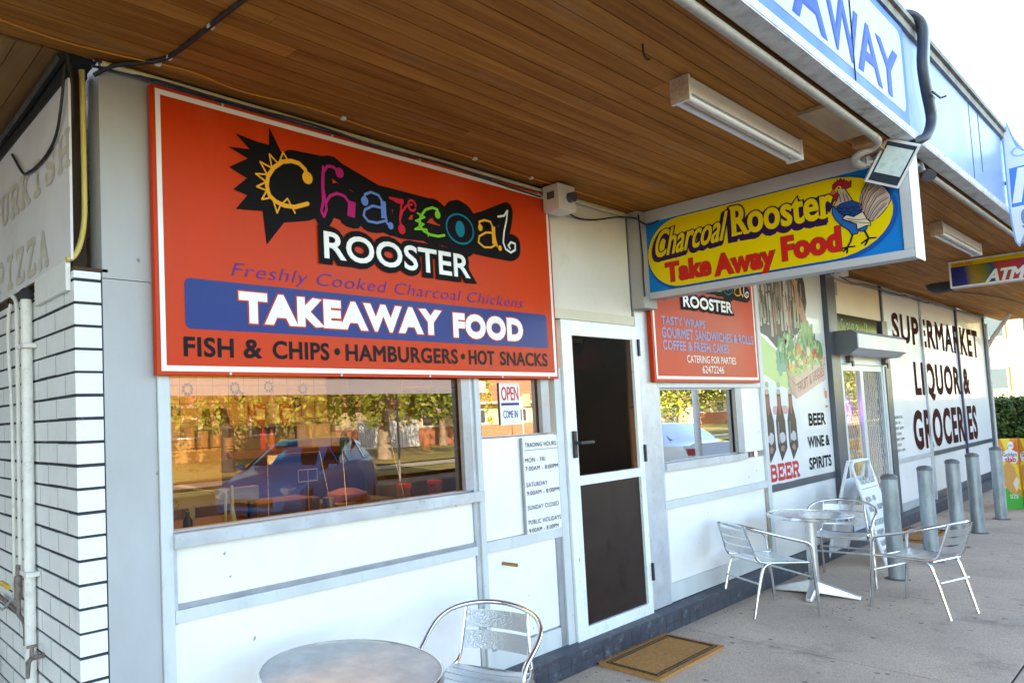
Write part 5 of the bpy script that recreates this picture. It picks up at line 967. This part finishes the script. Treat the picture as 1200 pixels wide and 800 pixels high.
# =============== FAR RIGHT: HEDGE, BUILDING ===============
def leaves(n,boxf,size,m_,name,parent=None,flat_=0):
    """n small leaf faces scattered by boxf(rng)->point"""
    P=boxf(n); D=RNG.normal(size=(n,3)); D/=np.linalg.norm(D,axis=1)[:,None]; E=RNG.normal(size=(n,3)); E-=D*(D*E).sum(1)[:,None]; E/=np.linalg.norm(E,axis=1)[:,None]
    s=size*RNG.uniform(.6,1.3,(n,1)); V=np.stack([P-D*s,P+E*s*.45,P+D*s,P-E*s*.45],1).reshape(-1,3)
    mb=MB(); mb.v=V.tolist(); mb.f=[(4*i,4*i+1,4*i+2,4*i+3) for i in range(n)]; mb.c=RNG.uniform(0,1,n).tolist()
    return obj(name,mb,m_,parent)
def leafmat(nm,c1,c2):
    M=bpy.data.materials.new(nm); M.use_nodes=True; n=M.node_tree; b=n.nodes["Principled BSDF"]; at=n.nodes.new("ShaderNodeAttribute"); at.attribute_name="tone"; mx=n.nodes.new("ShaderNodeMix"); mx.data_type='RGBA'
    mx.inputs[6].default_value=(*c1,1); mx.inputs[7].default_value=(*c2,1); n.links.new(at.outputs["Fac"],mx.inputs[0]); n.links.new(mx.outputs[2],b.inputs["Base Color"]); b.inputs["Roughness"].default_value=.5
    b.inputs["Subsurface Weight"].default_value=0; return M
LF=leafmat("hedge_leaves",(.035,.075,.015),(.11,.17,.035))
HG=thing("hedge",(19,-1.2,.03),"clipped dark green hedge at the far end of the pavement","hedge")
obj("hedge_core",MB().box(18.35,19.5,-1.7,.7,.03,1.42),mat("hedge_dark",(.012,.02,.006),.95,var=.4,vs=12),HG)
def hb(n):
    k=RNG.integers(0,3,n); x=RNG.uniform(18.28,19.56,n); y=RNG.uniform(-1.8,.78,n); z=RNG.uniform(.05,1.50,n)
    x=np.where(k==0,18.28+RNG.normal(0,.04,n),x); z=np.where(k==1,1.49+RNG.normal(0,.035,n),z); y=np.where(k==2,.76+RNG.normal(0,.04,n),y)
    return np.stack([x,y,z],1)
leaves(15000,hb,.045,LF,"hedge_leaves",HG)
FB_=thing("far_building",(36,0,0),"cream two storey building beyond the hedge with grey windows","building")
CRM=mat("cream_render",(.36,.28,.155),.8,var=.05,vs=1)
obj("wall",MB().box(30.0,42,-2.6,1.18,-.05,6.6),CRM,FB_); obj("wall",MB().box(30.6,42,1.2,9,-.05,6.6),mat("tan_render",(.42,.33,.20),.8,var=.06,vs=1),FB_); obj("roof",MB().box(29.7,42.3,-2.9,9.3,6.6,6.75),ROOFM,FB_)
GW=mat("far_window_glass",(.06,.09,.11),.1,coat=1)
for y0,z0,h in ((1.55,1.75,.75),(1.55,3.4,1.1),(1.55,.7,.7),(3.6,1.75,1.2),(3.6,3.4,1.1)):
    w=obj("window",MB().box(30.56,30.602,y0,y0+1.3,z0,z0+h),mat("far_frame"+str(z0+y0),(.45,.42,.36),.5),FB_); obj("pane",MB().box(30.545,30.558,y0+.06,y0+1.24,z0+.06,z0+h-.06),GW,w)
obj("downpipe",MB().tube([(29.95,1.1,.0),(29.95,1.1,6.5)],.05,10),TRIM,FB_,smooth=True); obj("floor_band",MB().box(29.98,42,-2.6,1.185,3.0,3.08),mat("render_band",(.55,.44,.27),.8),FB_)
# =============== ACROSS THE STREET (seen in the windows) ===============
def car(label,loc,ang,col,kind,lit=(.8,.8,.8)):
    t=thing("parked_car",(0,0,0),label,"car","cars parked at the kerb")
    # station: x, zbottom, zbelt, ztop, wbelt, wtop
    if kind=="hatch": S=[(1.98,.36,.60,.62,.62,.50),(1.80,.24,.70,.74,.80,.66),(1.2,.20,.86,.90,.84,.72),(.86,.20,.93,.97,.85,.74),(.15,.20,.97,1.38,.85,.60),(-.25,.20,.98,1.45,.85,.60),(-1.1,.20,.99,1.45,.85,.58),(-1.60,.22,1.0,1.36,.83,.55),(-1.88,.28,.98,1.02,.78,.62),(-1.96,.36,.7,.72,.72,.6)]
    else: S=[(2.28,.36,.58,.60,.62,.52),(2.05,.24,.68,.72,.80,.66),(1.4,.20,.84,.88,.85,.72),(.98,.20,.90,.94,.86,.74),(.25,.20,.93,1.34,.86,.58),(-.2,.20,.94,1.41,.86,.58),(-.9,.20,.95,1.38,.86,.56),(-1.55,.22,.97,1.02,.84,.66),(-2.15,.26,.96,.99,.78,.64),(-2.28,.38,.7,.72,.72,.6)]
    def ring(s):
        x,zb,zt,zr,w,wt=s
        h=[(w*.86,zb),(w,zb+.12),(w*1.02,(zb+zt)/2),(w,zt-.03),(w*.96,zt),(wt,zr-.04),(wt*.85,zr),(0,zr+.015)]
        return [(x,y,z) for y,z in h]+[(x,-y,z) for y,z in h[-2::-1]]
    mb=MB(); R=[ring(s) for s in S]; n=len(R[0])
    for r in R: mb.v+=r
    for i in range(len(R)-1):
        for j in range(n-1): mb.f.append((i*n+j,i*n+j+1,(i+1)*n+j+1,(i+1)*n+j))
        mb.f.append((i*n+n-1,i*n,(i+1)*n,(i+1)*n+n-1))
    mb.f.append(tuple(range(n))); mb.f.append(tuple((len(R)-1)*n+j for j in range(n-1,-1,-1)))
    CP=mat("car_paint_"+kind,col,.3,coat=1); obj("body",mb,CP,t,smooth=True)
    CG=mat("car_glass_"+kind,(.015,.018,.02),.05,coat=1)
    def quad(pts,nm,m_,off=.012):
        P=[Vector(p) for p in pts]; c=sum(P,Vector())/4; nn=(P[1]-P[0]).cross(P[3]-P[0]).normalized()
        if nn.dot(c-Vector((0,0,.6)))<0: nn=-nn
        m2=MB().add([p+(c-p)*.10+nn*off for p in P],[(0,1,2,3)]); obj(nm,m2,m_,t)
    g0,g1=4,(7 if kind=="hatch" else 6)
    for i in range(g0,g1):
        for s in (1,-1):
            a,b=R[i],R[i+1]; q=[a[4],b[4],b[5],a[5]]; q=[(x,y*s,z) for x,y,z in q]; quad(q,"side_window",CG)
    for s in (1,-1): quad([(x,y*s,z) for x,y,z in (R[3][4],R[4][4],R[4][5],R[3][5])],"quarter_window",CG)
    quad([(R[3][4][0]-.05,.70,R[3][4][2]+.04),(R[3][4][0]-.05,-.70,R[3][4][2]+.04),(R[4][5][0]+.03,-.52,R[4][5][2]),(R[4][5][0]+.03,.52,R[4][5][2])],"windscreen",CG,.03)
    k=7 if kind=="hatch" else 6
    quad([(R[k][5][0]-.02,.5,R[k][5][2]-.02),(R[k][5][0]-.02,-.5,R[k][5][2]-.02),(R[k+1][4][0]+.04,-.66,R[k+1][4][2]+.04),(R[k+1][4][0]+.04,.66,R[k+1][4][2]+.04)],"rear_window",CG,.03)
    for x in (1.28,-1.28):
        for s in (1,-1):
            w=MB(); y=.74*s
            w.tube([(x,y-.1,.31),(x,y+.1,.31)],.31,28); wh=obj("wheel",w,BLACK,t,smooth=True); obj("rim",MB().tube([(x,y+.102*s,.31),(x,y+.115*s,.31)],.20,20),CHROME,wh,smooth=True)
            obj("wheel_arch",MB().tube([(x,y-.02*s,.33),(x,(y+.098*s),.33)],.37,28),mat("arch_dark",(.01,.01,.01),.9),t)
    fx=S[0][0]
    for s in (1,-1):
        obj("headlight",MB().obox((fx-.22,.62*s,.66),(.16,-.05*s,.0),(.03,.09*s,0),(0,0,.06)),mat("headlamp",(.75,.78,.8),.1,coat=1),t,bevel=.02)
        obj("tail_light",MB().obox((S[-1][0]+.08,.64*s,.82),(.05,0,0),(0,.10,0),(0,0,.08)),mat("tail_lamp",(.45,.01,.01),.2,coat=1),t,bevel=.02)
        obj("mirror",MB().obox((.72,.93*s,.98),(.05,0,0),(0,.07,0),(0,0,.05)),CP,t,bevel=.02)
    obj("number_plate",MB().box(S[-1][0]-.02,S[-1][0]-.005,-.2,.2,.66,.78),SWHITE,t); obj("grille",MB().box(fx-.03,fx+.004,-.4,.4,.42,.55),BLACK,t)
    t.location=loc; t.rotation_euler=(0,0,R_(ang)); return t
car("blue hatchback parked nose towards the shop, mirrored in the big window",(7.9,-8.2,-.17),152,(.0,.26,.60),"hatch")
car("white sedan parked with its boot towards the shop, mirrored in the second window",(16.6,-5.9,-.15),-62,(.70,.72,.75),"sedan")
tag(obj("street_pole",MB().tube([(13.9,-3.6,-.12),(13.9,-3.6,5.0)],.06,12),PWH,smooth=True),"slim white pole at the kerb, mirrored in the second window","pole")
LT=leafmat("tree_leaves_light",(.10,.16,.012),(.32,.34,.03)); LD=leafmat("tree_leaves_dark",(.04,.09,.012),(.16,.22,.03)); BARK=mat("pale_bark",(.34,.26,.18),.85,var=.4,vs=6,bump=.5,bs=20)
SHBARK=mat("shaded_bark",(.07,.055,.045),.9,var=.3,vs=6,bump=.5,bs=20)  # bark for two trunks, with their shade put into the colour
def tree(label,x,y,h,tr,crown,n,lm,droop=False,zt=1.9,seed=1,size=.11):
    t=thing("street_tree",(x,y,0),label,"tree","trees across the street"); rr=np.random.default_rng(seed); rnd=random.Random(seed)
    tp=[(x,y,-.05),(x+.05,y,zt*.5),(x-.03,y+.03,zt),(x+.05,y,zt+h*.3)]
    mb=MB().tube(smoothpath(tp,1),[tr*(1.25-.85*i/7) for i in range(8)][:len(smoothpath(tp,1))] if len(smoothpath(tp,1))<=8 else tr,12)
    cl=[]
    for k in range(26):
        a=rnd.uniform(0,2*math.pi); r=crown*math.sqrt(rnd.random()); z=zt+.2+rnd.random()*(h-zt)*(1-.45*(r/crown)**2); c=(x+r*math.cos(a),y+r*math.sin(a),z); cl.append(c)
        if k<14: mb.tube([(x,y,zt*rnd.uniform(.8,1.3)),((x+c[0])/2,(y+c[1])/2,(zt+z)/2+.25),c],[tr*.4,tr*.22,.02],6)
    obj("trunk",mb,BARK if seed not in (2,3) else SHBARK,t,smooth=True)
    def f(n_):
        C_=np.array(cl)[rr.integers(0,len(cl),n_)]; P=C_+rr.normal(0,1,(n_,3))*np.array([.45,.45,.32])*crown*.42
        if droop:
            a=rr.random(n_)<.6; key=rr.integers(0,70,n_); rs=np.random.default_rng(seed+5); hx=rs.uniform(-1,1,(70,2))*crown; P[a,0]=x+hx[key[a],0]+rr.normal(0,.07,a.sum()); P[a,1]=y+hx[key[a],1]+rr.normal(0,.07,a.sum()); P[a,2]=zt+.9-rr.random(a.sum())*(.6+1.5*rs.random(70)[key[a]])
        return P
    leaves(n,f,size,lm,"crown",t); return t
tree("drooping street tree with pale trunk across the road, mirrored right of the blue car",19.5,-18.5,6.5,.26,3.4,9000,LT,True,2.3,1)
tree("drooping street tree across the road, leftmost of those mirrored in the big window",12.5,-19.0,6.0,.22,2.8,6500,LT,True,2.4,2)
tree("street tree across the road, its trunk coloured as shaded, mirrored behind the blue car",14.6,-17.5,6.5,.24,2.4,4500,LT,True,2.5,3)
tree("leafy tree before the red roofed house, mirrored left of the OPEN card",29.5,-24.5,5,.2,1.7,5000,LD,False,1.2,4)
tree("broad round street tree mirrored in the second shop window",46,-19,7,.3,4.2,12000,LT,False,1.7,5,.16)
tree("tall street tree mirrored in the supermarket door and panels",66,-20,9,.35,5.5,12000,LT,False,2.0,6,.2)
tree("bushy low street tree nearest the road, mirrored in the supermarket door",56,-14,6.5,.3,3.6,9000,LT,False,.9,9,.18)
tree("tall street tree farther along the street, mirrored in the far panels",92,-22,11,.4,7,10000,LD,False,2.0,7,.26)
tree("large tree behind the tan house, mirrored high in the big window",8,-27,8,.3,4,8000,LD,False,1.5,8,.15)
BRK=mat("orange_brick",(.40,.12,.05),.85,var=.2,vs=3); TILER=mat("terracotta_roof_tiles",(.50,.13,.05),.8,var=.25,vs=5)
def bricks(M,sx=.24,sz=.086):
    n=M.node_tree; b=n.nodes["Principled BSDF"]; src=b.inputs["Base Color"].links[0].from_socket
    br=n.nodes.new("ShaderNodeTexBrick"); br.inputs["Scale"].default_value=1; br.inputs["Brick Width"].default_value=sx; br.inputs["Row Height"].default_value=sz; br.inputs["Mortar Size"].default_value=.008
    g=n.nodes.new("ShaderNodeNewGeometry"); s=n.nodes.new("ShaderNodeSeparateXYZ"); c=n.nodes.new("ShaderNodeCombineXYZ"); ad=n.nodes.new("ShaderNodeMath")
    n.links.new(g.outputs["Position"],s.inputs[0]); n.links.new(s.outputs[0],ad.inputs[0]); n.links.new(s.outputs[1],ad.inputs[1]); n.links.new(ad.outputs[0],c.inputs[0]); n.links.new(s.outputs[2],c.inputs[1]); n.links.new(c.outputs[0],br.inputs["Vector"])
    n.links.new(src,br.inputs["Color1"]); n.links.new(src,br.inputs["Color2"]); br.inputs["Mortar"].default_value=(.4,.3,.22,1); n.links.new(br.outputs["Color"],b.inputs["Base Color"])
bricks(BRK); bricks(TILER,.30,.30)
def house(label,x0,x1,y0,y1,wallh,ridge,lower,upper):
    t=thing("house",((x0+x1)/2,(y0+y1)/2,0),label,"house","houses across the street")
    obj("brick_base",MB().box(x0-.02,x1+.02,y0,y1+.02,-.05,.95),lower,t); obj("wall",MB().box(x0,x1,y0,y1,.95,wallh),upper,t)
    e=.6; rx0,rx1,ry0,ry1=x0-e,x1+e,y0-e,y1+e; hw=(ry1-ry0)/2; ym=(ry0+ry1)/2
    obj("roof",MB().add([(rx0,ry0,wallh),(rx1,ry0,wallh),(rx1,ry1,wallh),(rx0,ry1,wallh),(rx0+hw*.8,ym,ridge),(rx1-hw*.8,ym,ridge)],[(0,1,5,4),(1,2,5),(2,3,4,5),(3,0,4),(3,2,1,0)]),TILER,t)
    obj("gutter",MB().box(rx0-.05,rx1+.05,ry1,ry1+.12,wallh-.12,wallh+.03),mat("gutter_paint"+str(x0),(.5,.42,.32),.5),t)
    x=x0+1.2
    while x<x1-1.8:
        w=obj("window",MB().box(x,x+1.5,y1+.001,y1+.05,1.0,1.95),SWHITE,t); obj("pane",MB().box(x+.08,x+1.42,y1+.052,y1+.06,1.08,1.87),mat("house_pane"+str(x),(.05,.06,.06),.1,coat=1),w); x+=4.2
    return t
UP=mat("house_cream_render",(.62,.50,.30),.8,var=.06,vs=1.5); UT=mat("house_tan_wall",(.42,.27,.10),.8,var=.1,vs=1)
house("cream and orange brick house with terracotta roof, mirrored in the small window",28.2,48,-34,-26,2.35,5.4,BRK,UP)
house("tan walled house with low terracotta roof, mirrored behind the drooping trees",4,23,-34,-26,2.5,4.8,UT,UT)
house("cream house with terracotta roof, mirrored in the second shop window",52,74,-36,-27,2.5,5.2,BRK,UP)
fn=thing("paling_fence",(25,-24.8,0),"white vertical paling fence between the mirrored houses","fence"); mb=MB(); x=23.6
while x<28.0: mb.box(x,x+.13,-24.9,-24.87,.0,1.45); x+=.165
obj("palings",mb,SWHITE,fn); obj("rail",MB().box(23.6,28,-24.95,-24.905,.4,.5).box(23.6,28,-24.95,-24.905,1.1,1.2),SWHITE,fn)
fn=thing("paling_fence",(45,-22.5,0),"white paling fence mirrored in the second shop window","fence"); mb=MB(); x=40
while x<56: mb.box(x,x+.30,-22.6,-22.56,.0,1.55); x+=.42
obj("palings",mb,SWHITE,fn); obj("rail",MB().box(40,56,-22.66,-22.605,.4,.5).box(40,56,-22.66,-22.605,1.2,1.3),SWHITE,fn)
t=thing("street_sign",(36.2,-24,0),"small green and white street sign on a thin pole, mirrored in the small window","sign"); obj("pole",MB().tube([(36.2,-24,0),(36.2,-24,2.6)],.04,8),ALU,t); obj("plate",MB().box(35.6,36.1,-24.02,-23.98,2.0,2.6),SWHITE,t); obj("plate",MB().box(36.3,37.0,-24.02,-23.98,2.0,2.75),mat("sign_green_plate",(.3,.6,.2),.5),t)

t=thing("shade_canopy",(8.5,-9.5,-.2),"pale lavender grey pavilion canopy on poles, mirrored along the top of the big window","canopy")
obj("canopy",MB().add([(4.6,-7.6,2.35),(12.6,-7.6,2.35),(13.6,-11.4,2.35),(5.2,-11.4,2.35),(9,-9.5,3.5)],[(0,1,4),(1,2,4),(2,3,4),(3,0,4)]),mat("canopy_cloth",(.27,.25,.28),.8,var=.05),t)
obj("valance",MB().box(4.6,12.6,-7.6,-7.57,2.10,2.36).box(4.58,4.6,-11.4,-7.57,2.10,2.36),mat("canopy_valance",(.33,.31,.34),.8),t)
for x,y in ((4.7,-7.7),(12.5,-7.7),(13.4,-11.3),(5.3,-11.3)): obj("pole",MB().tube([(x,y,-.25),(x,y,2.34)],.03,8),ALUD,t,smooth=True)
obj("frame",MB().tube([(4.7,-7.7,2.2),(9,-9.5,3.4)],.025,6).tube([(12.5,-7.7,2.2),(9,-9.5,3.4)],.025,6),ALUD,t)

# =============== INSIDE THE TAKEAWAY ===============
STL=mat("kitchen_steel",(.45,.45,.46),.3,metal=.8,var=.1,vs=6); IW=mat("kitchen_white",(.62,.58,.50),.5)
il=bpy.data.lights.new("kitchen_lamp",'AREA'); il.shape='RECTANGLE'; il.size=2.4; il.size_y=.5; il.energy=8; il.color=(1,.66,.30)
t=thing("kitchen_light",(2.4,1.3,2.9),"warm fluorescent fitting on the kitchen ceiling inside the takeaway","ceiling light"); lo=bpy.data.objects.new("kitchen_lamp",il); COL.objects.link(lo); lo.parent=t; lo.location=(0,0,-.06)
obj("fitting",MB().box(1.2,3.6,1.05,1.55,2.90,2.98),IW,t)
fl=MB(); FLW=mat("flower_motif",(.05,.045,.06),.4); pw=FY(2.545)
for a,z in ((2.62,1.92),(2.50,1.74),(3.06,1.93),(3.10,1.86),(3.77,1.92),(3.56,1.72),(3.42,1.55),(3.40,1.94),(3.70,1.80),(2.2,1.9),(3.85,1.58),(2.9,1.72)):
    for k in range(9):
        w=2*math.pi*k/9; fl.add([pw(a+.040*math.cos(w)+.013*math.cos(v),z+.040*math.sin(w)+.013*math.sin(v),.001+.0002*k) for v in np.linspace(0,5.3,7)],[tuple(range(7))])
obj("tile_motifs",fl,FLW,shop)
def prop(name,label,cat,parts,group=None):
    c=parts[0][1]; V=np.array(c.v); t=thing(name,(float(V[:,0].mean()),float(V[:,1].mean()),float(V[:,2].min())),label,cat,group)
    for nm,mb,m_ in parts: obj(nm,mb,m_,t,smooth=True)
    return t
prop("wall_shelf","steel shelf on the tiled kitchen wall",'shelf',[("board",MB().box(2.55,3.95,2.25,2.54,1.59,1.615),STL),("bracket",MB().box(2.7,2.73,2.3,2.54,1.50,1.589).box(3.7,3.73,2.3,2.54,1.50,1.589),STL)])
for i,(x,c,l) in enumerate(((3.10,(.45,.05,.02),"red and cream box on the kitchen shelf, leftmost"),(3.24,(.55,.50,.40),"cream carton in the middle of the kitchen shelf"),(3.36,(.40,.05,.02),"red carton at the right of the kitchen shelf"))):
    prop("food_carton",l,'carton',[("carton",MB().box(x,x+.10,2.3,2.42,1.616,1.78),mat("carton%d"%i,c,.5)),("label",MB().box(x+.01,x+.09,2.296,2.299,1.65,1.74),IW)])
for i,(x,l) in enumerate(((2.70,"green plant jar at the left end of the kitchen shelf"),(2.86,"second plant jar on the kitchen shelf beside the first"))):
    prop("jar",l,'jar',[("jar",MB().lathe([(.04,0),(.05,.05),(.03,.11),(.028,.14)],(x,2.4,1.616),16),mat("jar_dark%d"%i,(.10,.09,.03),.2,coat=1))])
prop("work_bench","brown timber bench along the kitchen back wall",'bench',[("top",MB().box(2.35,4.0,1.95,2.52,1.36,1.41),mat("bench_brown",(.16,.06,.025),.5)),("front",MB().box(2.38,3.98,1.98,2.0,.9,1.359),mat("bench_front",(.13,.055,.025),.6)),("leg",MB().box(2.4,2.46,2.4,2.46,.19,.9).box(3.9,3.96,2.4,2.46,.19,.9),STL)])
for i in range(4): prop("cup_stack",("tallest","second tallest","third","shortest")[i]+" stack of paper cups on the kitchen bench",'cup stack',[("cups",MB().lathe([(.036,0),(.042,.01),(.036,.02),(.042,.03),(.036,.04),(.042,.05),(.038,.06),(.044,.20-.03*i)],(2.42+.11*i,2.15,1.411),16),mat("cup_tan%d"%i,(.5,.36,.22),.6))],"paper cup stacks on the kitchen bench")
prop("foam_stack","yellowish stack of foam containers on the kitchen bench",'container stack',[("stack",MB().box(3.48,3.68,2.05,2.25,1.411,1.60),IW),("lid_stack",MB().box(3.69,3.90,2.05,2.25,1.411,1.52),IW)])
prop("wine_bottle","dark blue green bottle with pale neck on the kitchen bench",'bottle',[("bottle",MB().lathe([(.042,0),(.042,.13),(.034,.17),(.014,.22),(.013,.30)],(3.62,1.8,1.32),20),mat("bottle_teal",(.02,.08,.11),.1,coat=1)),("neck_foil",MB().lathe([(.0145,.26),(.0145,.305)],(3.62,1.8,1.32),16),IW)])
prop("sauce_bottle","red squeeze sauce bottle on the kitchen bench",'bottle',[("bottle",MB().lathe([(.03,0),(.03,.12),(.012,.15),(.004,.19)],(3.04,2.1,1.411),16),mat("sauce_red",(.45,.01,.05),.4))])
prop("sauce_bottle","orange squeeze sauce bottle beside the red one",'bottle',[("bottle",MB().lathe([(.028,0),(.028,.10),(.012,.13),(.004,.16)],(3.12,2.1,1.411),16),mat("sauce_orange",(.5,.12,.01),.4))])
prop("food_box_stack","printed takeaway boxes piled below the cups",'boxes',[("boxes",MB().box(2.0,2.46,1.75,1.95,1.20,1.45),mat("printed_card",(.55,.38,.16),.6,stain=.7,ss=30,stcol=(.2,.1,.05)))])
prop("servery_counter","stainless servery counter just inside the big window",'counter',[("top",MB().box(1.1,3.0,.22,.85,1.10,1.13),mat("counter_brown",(.10,.06,.04),.4)),("front",MB().box(1.12,2.98,.24,.26,.2,1.099),STL)])
prop("steel_hood_rail","long stainless rail across the lower left of the big window",'rail',[("rail",MB().box(1.05,2.0,.55,.60,1.225,1.30),STL),("post",MB().box(1.6,1.63,.56,.59,1.131,1.224).box(1.95,1.98,.56,.59,1.131,1.224),STL)])
GP=glass("guard_glass",(.86,.84,.80),1.0,.03)
def guard(x0,x1,label):
    t=thing("glass_guard",(x0,.5,1.131),label,"glass guard","glass guards on the servery counter")
    obj("pane",MB().add([(x0,.34,1.135),(x1,.34,1.135),(x1+.02,.46,1.46),(x0+.08,.46,1.46)],[(0,1,2,3)]),GP,t); ed=MB().tube([(x0,.34,1.135),(x0+.08,.46,1.46)],.0018,6).tube([(x1,.34,1.135),(x1+.02,.46,1.46)],.0018,6).tube([(x0+.08,.46,1.46),(x1+.02,.46,1.46)],.0018,6); obj("edge",ed,STL,t)
guard(1.92,2.32,"left sloping glass guard on the servery counter, before the mirrored car"); guard(2.42,2.86,"right sloping glass guard with food behind it on the servery counter")
prop("food_tray","warm orange tray of food behind the right glass guard",'food tray',[("tray",MB().box(2.45,2.88,.45,.75,1.131,1.16),STL),("food",MB().lathe([(.14,0),(.12,.04),(.05,.065)],(2.64,.6,1.161),14),mat("fried_food",(.30,.10,.035),.6,var=.6,vs=25))])
prop("timber_board","orange brown board on the servery counter between the guards",'board',[("board",MB().box(1.95,2.36,.50,.72,1.131,1.21),mat("orange_board",(.22,.10,.04),.6,var=.1))])
prop("steel_cup","small dark steel cup on the servery counter",'cup',[("cup",MB().lathe([(.03,0),(.034,.08)],(2.36,.42,1.131),16),STL)])
prop("tongs","white kitchen tongs standing at the left of the big window",'tongs',[("arms",MB().tube([(1.72,.35,1.335),(1.72,.35,1.22),(1.725,.35,1.14)],[.008,.010,.022],10).tube([(1.70,.37,1.31),(1.69,.37,1.14)],.007,8),mat("tongs_pale",(.62,.68,.62),.3))])
for i,(x,l) in enumerate(((2.93,"red lidded snack tub at the right end of the servery counter"),(3.02+.22,"second red lidded snack tub, half behind the window post"))):
    prop("snack_tub",l,'tub',[("tub",MB().lathe([(.035,0),(.042,.085)],(x-.05*i,.42,1.131),16),mat("tub_brown%d"%i,(.22,.05,.03),.3,coat=.6,var=.4,vs=60)),("lid",MB().lathe([(.045,.086),(.045,.105)],(x-.05*i,.42,1.131),16),mat("tub_red%d"%i,(.6,.01,.03),.4))],"snack tubs on the servery counter")
for i,(x,l) in enumerate(((1.33,"leftmost small dark sauce bottle low in the big window"),(1.47,"small dark sauce bottle low in the big window, right of its twin"))):
    prop("small_bottle",l,'bottle',[("bottle",MB().lathe([(.022,0),(.022,.07),(.009,.09),(.009,.11)],(x,.32,1.131),14),BLACK)])
prop("price_holder","small wire price grid standing before the left glass guard",'holder',[("grid",MB().tube([(2.10,.33,1.32),(2.22,.33,1.32)],.002,4).tube([(2.10,.33,1.38),(2.22,.33,1.38)],.002,4).tube([(2.10,.33,1.32),(2.10,.33,1.38)],.002,4).tube([(2.16,.33,1.32),(2.16,.33,1.38)],.002,4).tube([(2.22,.33,1.32),(2.22,.33,1.38)],.002,4).tube([(2.16,.33,1.131),(2.16,.33,1.32)],.002,4),IW)])
# dark shelving behind the door
prop("drinks_shelf","dark shelving of bottles behind the takeaway door",'shelf',[("shelves",MB().box(4.0,4.84,1.2,1.5,1.85,1.87).box(4.0,4.84,1.2,1.5,1.58,1.6).box(4.0,4.84,1.2,1.5,1.34,1.36).box(4.0,4.84,1.5,1.52,.2,2.3),mat("shelf_brown",(.14,.07,.03),.5)),("bottles",[MB().tube([(4.05+.09*i,1.3,z),(4.05+.09*i,1.3,z+.16)],.028,8) for z in (1.361,) for i in range(1)][0],mat("bottle_amber",(.4,.2,.04),.2,coat=1))])
